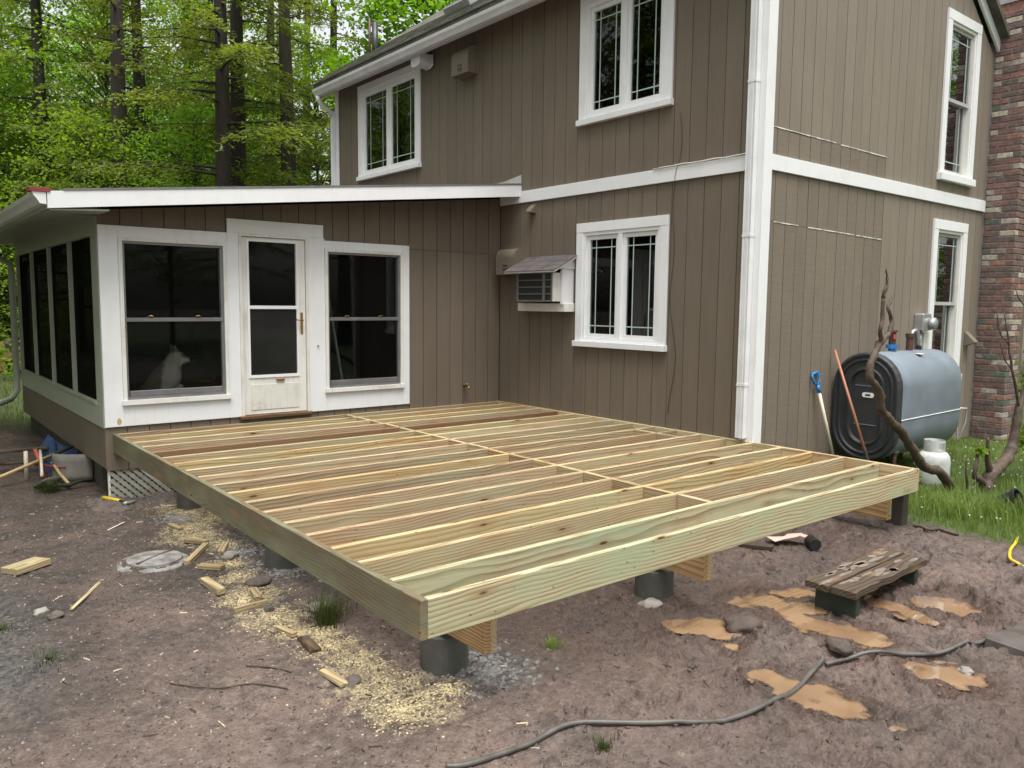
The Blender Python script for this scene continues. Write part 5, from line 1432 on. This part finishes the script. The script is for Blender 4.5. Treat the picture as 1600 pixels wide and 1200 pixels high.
mb = MB(); mb.tube([zt(-5.28, 1.35), zt(-5.275, 1.37, .30)], [.024, .02], 10); mb.build('handle', M['handle_pale'], t, smooth=True)
t = thing('red_handle', 'short red handle leaning in the middle of the tool pile', 'tool handle', (-5.16, 1.4, -.62))
mb = MB(); mb.tube([zt(-5.10, 1.32), zt(-5.18, 1.45, .30)], [.02, .018], 10); mb.build('handle', generic('red_grip', (.40, .08, .05), .5, .15), t, smooth=True)
mb = MB(); a, b_ = zt(-5.75, 1.75, .22), zt(-5.02, 1.72, .26)
mb.obox((a + b_) / 2, ((b_ - a).length, .09, .03), rotz(math.atan2((b_ - a).y, (b_ - a).x))); tag(mb.build('grey_plank', M['bench'], bevel=.004), 'weathered grey plank lying behind the tool pile', 'plank')

# ------------------------------------------------------------------ dog inside the porch
dog = thing('dog', 'pale grey and white husky sitting behind the porch window', 'dog', (-4.05, .48, .06))
def skin(name, nodes, edges, mat, parent, root=0, lv=2):
    me_ = bpy.data.meshes.new(name); pw = world_of(parent)
    me_.from_pydata([tuple(Vector(p_) - pw) for p_, r_ in nodes], edges, [])
    o = bpy.data.objects.new(name, me_); COL.objects.link(o); o.parent = parent
    md = o.modifiers.new('skin', 'SKIN'); md.use_smooth_shade = True
    sv = me_.skin_vertices[0].data
    for i, (p_, r_) in enumerate(nodes):
        sv[i].radius = (r_, r_) if not hasattr(r_, '__len__') else r_
        sv[i].use_root = (i == root)
    s_ = o.modifiers.new('subdivision', 'SUBSURF'); s_.levels = lv; s_.render_levels = lv
    me_.materials.append(mat); return o
m, nt, b = mk('husky_fur')
v = coords(nt); sp = nd(nt, 'SeparateXYZ', Vector=v)
nn = nd(nt, 'TexNoise', Vector=v, Scale=9.0, Detail=6.0); nf = nd(nt, 'TexNoise', Vector=v, Scale=120.0, Detail=2.0)
up_ = mth(nt, 'ADD', mth(nt, 'SUBTRACT', sp.outputs[1], mth(nt, 'MULTIPLY', sp.outputs[0], 1.2)), mth(nt, 'MULTIPLY_ADD', nn.outputs[0], .16, -.08))
fc = ramp(nt, up_, [(-.02 + .02, (.50, .48, .43)), (.06, (.15, .14, .125))])
hd_ = mth(nt, 'MULTIPLY', ramp(nt, mth(nt, 'ADD', sp.outputs[2], mth(nt, 'MULTIPLY', nn.outputs[0], .05)), [(.700, 0), (.722, 1)]), .8)
fc = mix(nt, hd_, fc, (.085, .08, .07))
face = nd(nt, 'VectorMath', {'operation': 'DISTANCE'}, i0=v, i1=(.135, -.075, .648))
fc = mix(nt, mth(nt, 'MULTIPLY', ramp(nt, face.outputs['Value'], [(.025, 1), (.050, 0)]), .8), fc, (.09, .08, .075))
chk_ = nd(nt, 'VectorMath', {'operation': 'DISTANCE'}, i0=v, i1=(.125, -.09, .575))
fc = mix(nt, ramp(nt, chk_.outputs['Value'], [(.03, .9), (.065, 0)]), fc, (.82, .80, .74))
setc(nt, b, fc, .85); bump(nt, b, nf.outputs[0], .6, .006); M['fur'] = m
N = [((-4.24, .58, .22), .145), ((-4.18, .54, .36), .150), ((-4.09, .50, .49), .140), ((-4.03, .475, .585), .112), ((-3.995, .46, .660), .090), ((-3.965, .455, .695), .074), ((-3.900, .445, .662), .042), ((-3.840, .435, .645), .027),
     ((-4.005, .405, .745), .036), ((-4.010, .392, .785), .022), ((-4.012, .385, .820), .005), ((-4.00, .505, .745), .036), ((-4.008, .518, .785), .022), ((-4.010, .525, .820), .005),
     ((-3.99, .41, .40), .070), ((-3.96, .375, .26), .045), ((-3.955, .37, .12), .036), ((-3.92, .36, .085), .034),
     ((-4.02, .56, .40), .070), ((-3.985, .555, .26), .045), ((-3.98, .55, .12), .036), ((-3.945, .545, .085), .034),
     ((-4.16, .43, .20), .095), ((-4.03, .40, .21), .060), ((-4.13, .385, .11), .036), ((-4.04, .375, .085), .030),
     ((-4.18, .69, .20), .095), ((-4.05, .71, .21), .060), ((-4.15, .72, .11), .036), ((-4.06, .72, .085), .030),
     ((-4.36, .64, .14), .055), ((-4.48, .68, .12), .060), ((-4.57, .62, .12), .030)]
E_ = [(0, 1), (1, 2), (2, 3), (3, 4), (4, 5), (5, 6), (6, 7), (5, 8), (8, 9), (9, 10), (5, 11), (11, 12), (12, 13), (2, 14), (14, 15), (15, 16), (16, 17), (2, 18), (18, 19), (19, 20), (20, 21), (0, 22), (22, 23), (23, 24), (24, 25), (0, 26), (26, 27), (27, 28), (28, 29), (0, 30), (30, 31), (31, 32)]
body = skin('body', N, E_, M['fur'], dog)
tx = bpy.data.textures.new('fur_clumps', 'CLOUDS'); tx.noise_scale = .035
ds0 = body.modifiers.new('fur', 'DISPLACE'); ds0.texture = tx; ds0.strength = .030; ds0.mid_level = .5
mb = MB(); mb.lathe([(.004, -.012), (.014, -.006), (.015, .004), (.006, .012)], (-3.818, .432, .652), 10, Matrix.Rotation(rad(80), 3, 'Y')); mb.build('nose', M['black'], dog, smooth=True)
for y in (.392, .510):
    mb = MB(); mb.lathe([(.001, -.008), (.007, -.004), (.008, .0), (.007, .004), (.001, .008)], (-3.912, y, .712), 10); mb.build('eye', M['black'], dog, smooth=True)
mb = MB(); mb.tube([(-3.825, .418, .622), (-3.865, .405, .620), (-3.900, .400, .632)], .007, 6); mb.build('mouth', M['black'], dog)
# pole and dark sofa inside the porch
mb = MB(); mb.tube([(-2.03, .42, .07), (-2.18, .62, 1.55)], .016, 8); tag(mb.build('pale_pole', generic('teal_pole', (.40, .50, .48), .4, .1), smooth=True), 'pale greenish pole leaning behind the right porch window', 'pole')
sofa = thing('sofa', 'dark sofa standing deep inside the screened porch', 'sofa', (-3.6, 3.6, .06))
mb = MB(); mb.box(-4.4, -2.7, 3.2, 4.1, .12, .50); mb.build('seat', M['black'], sofa, bevel=.06)
mb = MB(); mb.box(-4.4, -2.7, 3.95, 4.2, .45, 1.0); mb.build('backrest', M['black'], sofa, bevel=.06)
for x in (-4.45, -2.85):
    mb = MB(); mb.box(x, x + .2, 3.2, 4.15, .12, .72); mb.build('armrest', M['black'], sofa, bevel=.05)

# ------------------------------------------------------------------ dead bush in front of the tank, gnarled shrub beside it
def gnarl(mb, pts, r0, r1, n=9, sub_=5, jit=.008):
    P = [Vector(p) for p in pts]; out = []
    for i in range(len(P) - 1):
        p0, p1, p2, p3 = P[max(i - 1, 0)], P[i], P[i + 1], P[min(i + 2, len(P) - 1)]
        for k in range(sub_):
            t = k / sub_
            out.append(.5 * ((2 * p1) + (-p0 + p2) * t + (2 * p0 - 5 * p1 + 4 * p2 - p3) * t * t + (-p0 + 3 * p1 - 3 * p2 + p3) * t ** 3) + Vector((random.uniform(-jit, jit), random.uniform(-jit, jit), random.uniform(-jit, jit))))
    out.append(P[-1]); m_ = len(out)
    mb.tube(out, [(r0 + (r1 - r0) * i / (m_ - 1)) * random.uniform(.9, 1.12) for i in range(m_)], n, True, .05)
deadb = thing('dead_branch', 'bare twisted dead bush stem leaning across the oil tank', 'dead bush', (1.65, -5.1, -.48))
mb = MB(); Y5 = -5.1
main = [(1.64, -5.12, -.52), (1.60, -5.1, -.45), (1.43, -5.1, -.33), (1.268, -5.1, -.238), (1.09, -5.1, -.205), (.922, -5.1, -.135), (.75, -5.1, .0), (.615, -5.1, .103), (.47, -5.1, .215), (.36, -5.1, .268), (.20, -5.1, .365), (.09, -5.1, .44), (.03, -5.12, .56), (-.06, -5.12, .64), (-.165, -5.12, .715), (-.17, -5.12, .80), (-.12, -5.12, .89), (-.05, -5.12, .98)]
gnarl(mb, main, .047, .027, 9, 5, .004)
st_ = mb.build('stem', M['dead'], deadb, smooth=True)
for pts, r0, r1 in (([(-.05, -5.12, .98), (.08, -5.1, 1.03), (.20, -5.08, 1.07), (.29, -5.06, 1.11)], .030, .014), ([(.20, -5.08, 1.07), (.26, -5.07, 1.17), (.21, -5.06, 1.28), (.25, -5.05, 1.33), (.325, -5.04, 1.40)], .020, .009),
                    ([(-.07, -5.12, .95), (-.035, -5.13, 1.02), (-.085, -5.14, 1.10), (-.05, -5.14, 1.22), (-.055, -5.14, 1.36)], .022, .015), ([(-.055, -5.14, 1.36), (-.07, -5.15, 1.42), (-.03, -5.15, 1.49), (-.075, -5.16, 1.60)], .013, .006), ([(-.055, -5.14, 1.36), (.0, -5.13, 1.45), (.045, -5.12, 1.53)], .015, .010)):
    mb = MB(); gnarl(mb, pts, r0, r1, 8, 4, .005); mb.build('branch', M['dead'], st_, smooth=True)

def leaf_quads(C_, size, r_, up=.4, asp=.75):
    """leaf shaped quads (a folded rhombus of 4 verts) at centres C_"""
    n = len(C_)
    nrm = r_.normal(0, 1, (n, 3)); nrm[:, 2] = np.abs(nrm[:, 2]) + up; nrm /= np.linalg.norm(nrm, axis=1)[:, None]
    d = r_.normal(0, 1, (n, 3)); d -= nrm * (d * nrm).sum(1)[:, None]; d /= np.linalg.norm(d, axis=1)[:, None]
    e = np.cross(nrm, d); s = size * r_.uniform(.6, 1.35, n)[:, None]
    V_ = np.stack([C_ - d * s * .5, C_ + e * s * asp * .5 - d * s * .05, C_ + d * s * .5, C_ - e * s * asp * .5 - d * s * .05], 1).reshape(-1, 3)
    return V_, np.arange(n * 4).reshape(-1, 4)

shrub = thing('gnarled_shrub', 'dark forked shrub with few leaves at the right edge of the grass', 'shrub', (1.8, -5.33, -.48))
mb = MB()
gnarl(mb, [(1.80, -5.34, -.56), (1.79, -5.34, -.42), (1.84, -5.35, -.32), (2.0, -5.36, -.25), (2.19, -5.37, -.18), (2.30, -5.37, -.05), (2.33, -5.38, .12), (2.36, -5.38, .30), (2.47, -5.40, .52), (2.55, -5.42, .85), (2.72, -5.4, 1.2)], .075, .024, 10, 5, .005)
tr_ = mb.build('trunk', M['dead'], shrub, smooth=True)
for pts, r0, r1 in (([(1.80, -5.34, -.40), (1.66, -5.33, -.34), (1.55, -5.32, -.28), (1.57, -5.32, -.15), (1.62, -5.32, .02)], .035, .010), ([(1.84, -5.35, -.32), (1.78, -5.35, -.2), (1.70, -5.36, -.08), (1.66, -5.37, .07)], .035, .012),
                    ([(1.66, -5.33, -.34), (1.52, -5.30, -.42), (1.46, -5.28, -.30), (1.45, -5.28, -.12)], .02, .006), ([(2.36, -5.38, .30), (2.22, -5.36, .62), (2.12, -5.33, .95), (2.04, -5.3, 1.25)], .016, .005), ([(2.12, -5.33, .95), (1.98, -5.3, 1.06), (1.86, -5.28, 1.30)], .008, .003), ([(2.2, -5.35, .7), (2.05, -5.33, .80), (1.95, -5.32, .98)], .007, .003),
                    ([(2.55, -5.42, .85), (2.40, -5.4, 1.05), (2.30, -5.4, 1.45), (2.20, -5.38, 1.7)], .012, .003), ([(2.35, -5.4, 1.25), (2.15, -5.38, 1.40), (2.0, -5.36, 1.55)], .007, .002)):
    mb = MB(); gnarl(mb, pts, r0, r1, 7, 4, .006); mb.build('branch', M['dead'], tr_, smooth=True)
r_ = np.random.default_rng(3)
cl = [(2.62, -5.45, .62, .16), (2.52, -5.42, .48, .10), (2.66, -5.46, .85, .14), (2.60, -5.42, .05, .10), (2.62, -5.44, -.10, .10), (2.46, -5.40, -.02, .05), (1.60, -5.33, -.05, .04)]
Cq = np.concatenate([np.array(c_[:3]) + r_.normal(0, c_[3] * .5, (int(150 * c_[3] / .1), 3)) for c_ in cl])
V_, F_ = leaf_quads(Cq, .048, r_)
link_mesh('leaves', arr_mesh('leaves', V_ - np.array(shrub.location), F_, M['leaf_bright']), shrub)
# low fern like weeds by the tank legs
for (x, y, h, lab) in ((1.30, -4.55, .20, 'small green weed under the charcoal end of the tank'), (1.42, -4.78, .16, 'small green weed just left of the propane cylinder'), (1.15, -4.2, .20, 'thin green weed at the foot of the pale shovel')):
    w = thing('weed', lab, 'weed', (x, y, gz(x, y)))
    mb = MB(); P_ = []
    for k in range(9):
        a = random.uniform(0, 6.28); q = Vector((x, y, gz(x, y))); L = h * random.uniform(.7, 1.3); pts = [q + Vector((math.cos(a) * L * t * .7, math.sin(a) * L * t * .7, L * (t - .35 * t * t))) for t in (0, .35, .7, 1)]
        mb.tube(pts, .003, 4)
        for t in np.linspace(.25, 1, 14): P_.append(q + Vector((math.cos(a) * L * t * .7, math.sin(a) * L * t * .7, L * (t - .35 * t * t))) + Vector((random.uniform(-.02, .02),) * 3))
    mb.build('stem', M['grass'], w)
    V_, F_ = leaf_quads(np.array([tuple(p) for p in P_]), .035, r_); link_mesh('leaves', arr_mesh('leaves', V_ - np.array(w.location), F_, M['grass']), w)

# ------------------------------------------------------------------ grass
def blades(name, label, P, h, w, mat, seed, lean=.45):
    r_ = np.random.default_rng(seed); n = len(P); z = ground_z(P[:, 0], P[:, 1]) - .004
    a = r_.uniform(0, 6.283, n); H = h * r_.uniform(.45, 1.35, n) * (np.ones(n) if np.isscalar(h) else 1); l = r_.uniform(.1, lean, n) * H
    b_ = a + r_.uniform(-.6, .6, n); W = w * r_.uniform(.6, 1.3, n)
    sx, sy = np.cos(a + 1.57) * W, np.sin(a + 1.57) * W; dx, dy = np.cos(b_) * l, np.sin(b_) * l
    base_ = np.stack([P[:, 0], P[:, 1], z], 1)
    o = np.zeros((n, 5, 3))
    o[:, 0] = base_ + np.stack([-sx, -sy, 0 * sx], 1); o[:, 1] = base_ + np.stack([sx, sy, 0 * sx], 1)
    md = base_ + np.stack([dx * .35, dy * .35, H * .6], 1)
    o[:, 2] = md + np.stack([sx, sy, 0 * sx], 1) * .7; o[:, 3] = md - np.stack([sx, sy, 0 * sx], 1) * .7
    o[:, 4] = base_ + np.stack([dx, dy, H], 1)
    F4 = np.arange(n)[:, None] * 5
    F_ = np.concatenate([np.concatenate([F4, F4 + 1, F4 + 2], 1), np.concatenate([F4, F4 + 2, F4 + 3], 1), np.concatenate([F4 + 3, F4 + 2, F4 + 4], 1)])
    ob = link_mesh(name, arr_mesh(name, o.reshape(-1, 3), F_, mat)); ob['kind'] = 'stuff'; tag(ob, label, 'grass')
    return ob
r_ = np.random.default_rng(21)
n = 52000; P = np.stack([.0 + 7.0 * r_.random(n) ** 1.5, -7.6 + 3.9 * r_.random(n)], 1)
tm = sm((P[:, 0] - .10 - .25 * vn(P[:, 0], P[:, 1], 2.2, 33)) / .35); P = P[r_.random(n) < tm]
P = P[~((P[:, 0] > 4.9) & (P[:, 1] > -4.33))]
blades('lawn_grass', 'green lawn grass growing beside the house and oil tank', P, .075 * (1 + .5 * vn(P[:, 0], P[:, 1], 3, 41)), .0028, M['grass'], 22)
n = 2600; a = r_.uniform(0, 6.283, n); k = r_.integers(0, 5, n); q = np.abs(r_.normal(0, .16, n)); cs = np.array([(.62, -5.55), (.9, -5.75), (1.05, -5.5), (.75, -5.3), (1.3, -5.9)])[k]
blades('tall_grass', 'longer pale grass tufts by the tipped black pot', np.stack([cs[:, 0] + q * np.cos(a), cs[:, 1] + q * np.sin(a)], 1), .17, .003, M['grass'], 23, .8)
n = 9000; P = np.stack([-13 + 9.6 * r_.random(n), 4.9 + 9 * r_.random(n)], 1)
P = P[~((P[:, 0] > -5.0) & (P[:, 1] < 5.3))]
blades('back_lawn', 'patch of lawn seen past the far porch corner', P, .09, .007, M['grass'], 24)
def tuft(label, x, y, r, n, h, mat, seed, lean=.9):
    r2 = np.random.default_rng(seed); a = r2.uniform(0, 6.283, n); q = np.abs(r2.normal(0, .5, n)) * r
    blades('grass_tuft', label, np.stack([x + q * np.cos(a), y + q * np.sin(a)], 1), h, .0022, mat, seed, lean)
tuft('dark grass tuft under the deck rim', -4.42, -3.95, .14, 420, .14, M['grass_dark'], 31)
tuft('small weed tuft right of the corner pier', -3.62, -5.12, .06, 130, .06, M['grass'], 32)
tuft('grass tuft before the tool pile', -5.18, .70, .16, 420, .12, M['grass_dark'], 33)
tuft('sparse grass on the lower left mud', -5.85, -3.55, .16, 160, .03, M['grass_dark'], 34)
tuft('sparse grass at the left mud edge', -6.0, -2.9, .14, 160, .03, M['grass_dark'], 35)
tuft('grass clump below the black hose', -4.1, -6.0, .07, 130, .04, M['grass_dark'], 36)
tuft('grass growing in shade behind the bench', -.55, -4.55, .2, 520, .07, M['grass_dark'], 37)
# clover flowers in the lawn
n = 260; P = np.stack([.3 + 4.5 * r_.random(n), -7.0 + 3.0 * r_.random(n)], 1); mb = MB()
for x, y in P:
    z = gz(x, y) + random.uniform(.05, .09); mb.obox((x, y, z), (.010, .010, .008))
o = mb.build('clover_flowers', M['white']); o['kind'] = 'stuff'; tag(o, 'tiny white clover flowers dotted over the lawn', 'flowers')

# ------------------------------------------------------------------ trees
def trunk_mesh(name, h, r0, r1, lean, mat, seed, branches):
    r_ = random.Random(seed); mb = MB(); n = 16; pts = []
    for k in range(n + 1):
        t = k / n; pts.append((lean * t * t * h + .06 * math.sin(t * 7 + seed), .05 * math.sin(t * 5 + seed * 2), -.25 + t * h))
    random.seed(seed)
    rr = [r0 * (1.35 if k == 0 else 1) * (1 - k / n) + r1 * k / n for k in range(n + 1)]
    mb.tube(pts, rr, 10, True, .07)
    for b_ in branches:
        mb.tube(b_[0], b_[1], 4, False)
    me_ = bpy.data.meshes.new(name); me_.from_pydata(mb.v, [], mb.f); me_.materials.append(mat)
    me_.polygons.foreach_set('use_smooth', [True] * len(me_.polygons))
    return me_

def hemlock(seed, h=17, r0=.20, lo=2.2, dens=1.0, maxl=3.3, bark='bark'):
    r_ = np.random.default_rng(seed); br = []; C_ = []; D_ = []
    z = lo
    while z < h - .5:
        k = (z - lo) / (h - lo); L = (maxl * (1 - k) ** .8 + .5) * r_.uniform(.55, 1.1); az = r_.uniform(0, 6.283)
        dr = np.array([math.cos(az), math.sin(az), 0]); sd = np.array([-dr[1], dr[0], 0]); sag = r_.uniform(.12, .34); rise = r_.uniform(.0, .15)
        pt = lambda t: np.array([0, 0, z]) + dr * L * t + np.array([0, 0, L * (rise * t - sag * t * t)])
        br.append(([tuple(pt(t)) for t in (0, .35, .7, 1)], [.032 * (1 - k) + .012, .018, .010, .004]))
        nt_ = int((10 + L * 9) * dens)
        for q in range(nt_):
            t = .18 + .82 * (q + r_.random()) / nt_; b0 = pt(t); s = 1 if q % 2 else -1
            tl = L * .30 * (1.05 - t * .75) * r_.uniform(.6, 1.3)
            td = sd * s * .85 + dr * .55 + np.array([0, 0, -.18 - .25 * r_.random()]); td /= np.linalg.norm(td)
            nl = int(5 + tl * 16)
            u = (np.arange(nl) + r_.random(nl)) / nl
            C_.append(b0 + td[None] * (tl * u)[:, None] + r_.normal(0, .035, (nl, 3)) - np.array([0, 0, 1])[None] * (.25 * tl * u * u)[:, None])
            D_.append(np.repeat((td + r_.normal(0, .05, 3))[None], nl, 0) + r_.normal(0, .45, (nl, 3)) * np.array([1, 1, .35]))
        z += r_.uniform(.10, .26) / dens ** .4
    C_ = np.concatenate(C_); D_ = np.concatenate(D_); D_ /= np.linalg.norm(D_, axis=1)[:, None]; n = len(C_)
    nr = r_.normal(0, .35, (n, 3)); nr[:, 2] += 1; E2 = np.cross(nr, D_); E2 /= np.linalg.norm(E2, axis=1)[:, None] + 1e-6
    ln = r_.uniform(.08, .17, n)[:, None]; wd = r_.uniform(.016, .034, n)[:, None]
    V_ = np.stack([C_ - E2 * wd * .6, C_ + D_ * ln * .5 - E2 * wd, C_ + D_ * ln, C_ + D_ * ln * .5 + E2 * wd], 1).reshape(-1, 3)
    cr = arr_mesh('crown', V_, np.arange(n * 4).reshape(-1, 4), M['leaf_hem'])
    return trunk_mesh('trunk', h, r0, .05, .004, M[bark], seed, br), cr

def maple(seed, h=9, r0=.07, lo=1.2, crown=2.6, n_cl=210, per=58, mat='leaf_map', size=.085, bark='bark2', lean=.01):
    r_ = np.random.default_rng(seed); br = []; C_ = []
    for q in range(n_cl):
        t = r_.random() ** .85; z = lo + (h - lo) * t; az = r_.uniform(0, 6.283)
        R_ = crown * (math.sin(math.pi * min(1, .22 + .75 * t)) ** .7) * math.sqrt(r_.random()) * r_.uniform(.7, 1.15)
        c_ = np.array([R_ * math.cos(az) + lean * h * t * t, R_ * math.sin(az), z + r_.normal(0, .12)])
        if q % 2 == 0 and R_ > .3:
            zb = max(.4, z - R_ * r_.uniform(.35, .8)); tb = min(1, zb / h)
            p0 = np.array([lean * h * tb * tb, 0, zb]); md = (p0 + c_) / 2 + np.array([0, 0, .12 * R_])
            br.append(([tuple(p0), tuple(md), tuple(c_)], [.022, .012, .004]))
        m_ = int(per * r_.uniform(.5, 1.4)); s = r_.uniform(.22, .55)
        C_.append(c_ + r_.normal(0, 1, (m_, 3)) * np.array([s, s, s * .24]))
    C_ = np.concatenate(C_)
    V_, F_ = leaf_quads(C_, size, r_, .7)
    return trunk_mesh('trunk', h, r0, .012, lean, M[bark], seed, br), arr_mesh('crown', V_, F_, M[mat])

HEM = [hemlock(101, 18, .26, 3.2, .8), hemlock(102, 16, .21, 1.4, .9, 3.0), hemlock(103, 19, .28, 4.2, .7, 3.2, 'bark2'), hemlock(104, 18, .28, 6.5, .55, 2.0)]
MAP = [maple(201), maple(202, 7.5, .05, .9, 2.3, 190), maple(203, 12, .10, 2.0, 3.4, 300, 60, size=.10), maple(204, 6, .04, .5, 2.0, 170, 55)]
BRI = maple(205, 12.5, .16, 5.5, 3.0, 420, 70, 'leaf_bright', .15)
def plant(name, protos, x, y, label, s=1.0, rot=None, group='forest trees behind the porch', sx=1.0, z=None):
    t = thing(name, label, 'tree', (x, y, gz(x, y) if z is None else z), group)
    a = random.uniform(0, 6.283) if rot is None else rot
    t.rotation_euler = (0, 0, a); t.scale = (s * sx, s * sx, s)
    link_mesh('trunk', protos[0], t); link_mesh('crown', protos[1], t)
    return t
random.seed(5)
# big trunks standing out above the porch roof, left to right in the photo
big = [(-2.18, 18.89, 0, .95, 'leftmost of the thick dark trunks above the porch roof'), (-.92, 15.31, 3, 1.0, 'straight near black trunk, second thick trunk from the left'),
       (.10, 17.05, 3, .95, 'dark trunk leaning close beside the straight near black trunk'), (2.75, 18.74, 1, .9, 'mid sized dark trunk half hidden in hemlock sprays above the porch roof'),
       (1.14, 12.36, 3, .95, 'thick trunk behind the hanging hemlock sprays above the middle of the porch roof'), (3.81, 16.60, 2, .85, 'slimmer trunk left of the tall grey brown trunk'),
       (2.56, 12.49, 2, .95, 'tall grey brown trunk nearest the upper house wall')]
for i, (x, y, k, s, lab) in enumerate(big): plant('hemlock_tree', HEM[k], x, y, 'hemlock tree: ' + lab, s, rot=i * 1.3)
# smaller trees and saplings filling the wood
fill = [(-3.0, 21.6, 'M', 0), (-.5, 18.8, 'M', 2), (-2.2, 27.0, 'M', 2), (-1.46, 20.87, 'M', 0), (1.23, 17.41, 'M', 1), (2.51, 20.21, 'M', 2), (.32, 24.55, 'M', 2), (4.03, 13.86, 'M', 0), (-2.58, 24.34, 'H', 1), (-3.6, 19.5, 'M', 0), (-4.2, 21.5, 'M', 2), (-1.9, 14.6, 'M', 3),
        (-.1, 20.0, 'M', 3), (1.9, 15.2, 'M', 3), (.4, 13.4, 'M', 1), (3.2, 22.5, 'H', 0), (5.2, 19.0, 'M', 2), (5.6, 15.8, 'H', 1), (6.8, 20.5, 'H', 2), (-.9, 26.5, 'H', 0), (1.5, 27.0, 'M', 2), (4.5, 26.0, 'M', 0), (-3.6, 28.5, 'H', 2), (7.0, 26.0, 'M', 2), (-5.6, 25.0, 'H', 0), (2.2, 17.4, 'M', 3), (.2, 10.8, 'H', 1),
        (-1.3, 18.2, 'M', 1), (.8, 21.8, 'M', 1), (3.4, 18.0, 'M', 1), (5.0, 23.0, 'M', 1), (2.0, 24.0, 'M', 0), (-2.6, 31, 'M', 2), (3.0, 32.0, 'M', 2), (6.2, 31.0, 'H', 3)]
for x, y, k, i in fill:
    dv_ = Vector((x, y, 0)) - CAM; dep = dv_.dot(_f); px_ = 800 + 1246 * dv_.dot(_r2) / dep
    gap = 'left of the leftmost thick trunk' if px_ < 85 else 'between the first and second thick trunks' if px_ < 203 else 'between the near black trunk and the middle trunks' if px_ < 345 else 'among the middle trunks' if px_ < 432 else 'right of the tall grey brown trunk by the house'
    far_ = 'front row' if dep < 22 else 'middle distance' if dep < 28 else 'far back'
    plant('hemlock_tree' if k == 'H' else 'maple_tree', (HEM if k == 'H' else MAP)[i], x, y, ('dark hemlock, %s, %s' if k == 'H' else 'light green young tree, %s, %s') % (far_, gap), random.uniform(.85, 1.15))
plant('spring_tree', BRI, 5.4, 9.4, 'bright yellow green tree rising behind the mossy house roof', 1.0, .4, None, z=-.7)
plant('maple_tree', MAP[2], 16.5, .2, 'green tree showing between roof edge and chimney top', 1.1, .2, None)
plant('maple_tree', MAP[2], 18.5, -2.2, 'green tree further right behind the chimney', 1.1, 2.2, None)
# woods continuing round the yard, as the reflections in the window panes show; nearest left trees added to shade the porch side
ring = [(-9.4, 1.2), (-9.3, 4.4), (-9.2, 7.6), (-10.2, -2.2), (-9.5, 2.5), (-10.5, 6), (-9.4, 10), (-11.5, -1), (-13, 4), (-12.5, 9), (-16, 17), (-12, 17), (-10, 19), (-8.5, 21), (-14, 21), (-13, 24), (-19, 20), (-10.5, 24),
        (15, -15), (19, -11), (12, -19), (20, -18), (9, -22), (16, -7.5), (18.5, -6), (22, -9), (14, -10.5), (24, -6.5), (-6, -24), (-1, -22), (3, -25), (-11, -22), (-16, -17), (-3, -27), (6, -27)]
for i, (x, y) in enumerate(ring):
    side = 'unseen left of the porch' if x < -7 and y > -10 else ('beyond the gable wall to the right' if x > 7 else 'behind the viewer across the yard')
    k = ('hemlock_tree', HEM[i % 2], 'dark hemlock') if i % 3 == 1 or 4 <= i < 10 else ('maple_tree', MAP[2], 'leafy maple')
    plant(k[0], k[1], x, y, '%s of the surrounding wood %s' % (k[2], side), random.uniform(.9, 1.15), None, 'surrounding wood')
# far wood that reads as one mass
r_ = np.random.default_rng(77); n = 78000
az = r_.uniform(-.70, .80, n); ds_ = r_.uniform(38, 62, n); hz = 13 * r_.random(n) ** 1.15
den = vn(az * 30, hz * .35, 1.0, 51) + .5 * vn(az * 70, hz * .9, 1.0, 52)
keep = den > (-.35 + .055 * hz)
az, ds_, hz = az[keep], ds_[keep], hz[keep]
C_ = np.stack([CAM.x + np.sin(az) * ds_, CAM.y + np.cos(az) * ds_, hz - .4], 1)
V_, F_ = leaf_quads(C_, .34, r_, .3)
o = link_mesh('far_wood', arr_mesh('far_wood', V_, F_, M['leaf_far'])); o['kind'] = 'stuff'; tag(o, 'far green wood showing between the nearer trunks', 'wood')
# low undergrowth at the wood edge
n = 26000; x = r_.uniform(-7, 8, n); y = r_.uniform(13.5, 30, n); hz = 1.5 * r_.random(n) ** 1.4 * (1 + .6 * vn(x, y, .6, 55))
C_ = np.stack([x, y, g0(x, y) + hz], 1)
V_, F_ = leaf_quads(C_, .12, r_, .6)
o = link_mesh('undergrowth', arr_mesh('undergrowth', V_, F_, M['leaf_map'])); o['kind'] = 'stuff'; tag(o, 'leafy undergrowth covering the forest floor', 'undergrowth')
# fallen leaves on the soil by the porch
r3 = np.random.default_rng(9)
scatter('leaf_litter', 'brown leaf litter and bark bits left of the porch', 2400, box_(-7.5, -4.85, 1.8, 8), .028, generic('dead_leaf', (.115, .078, .045), .9, .5, 30), 61, .15)
# stacked logs at the wood edge
wp = thing('log_pile', 'low pile of cut logs and slabs at the wood edge past the porch', 'log pile', (-3.4, 16.5, -.6))
for row in range(3):
    for k in range(9 - row):
        mb = MB(); x = -5.2 + k * .34 + row * .17; rr = random.uniform(.12, .16)
        mb.tube([(x, 16.0, -.45 + row * .26), (x + .02, 17.2, -.45 + row * .26)], rr, 9); mb.build('log', M['bark2'] if random.random() < .6 else M['orange_wood'], wp)
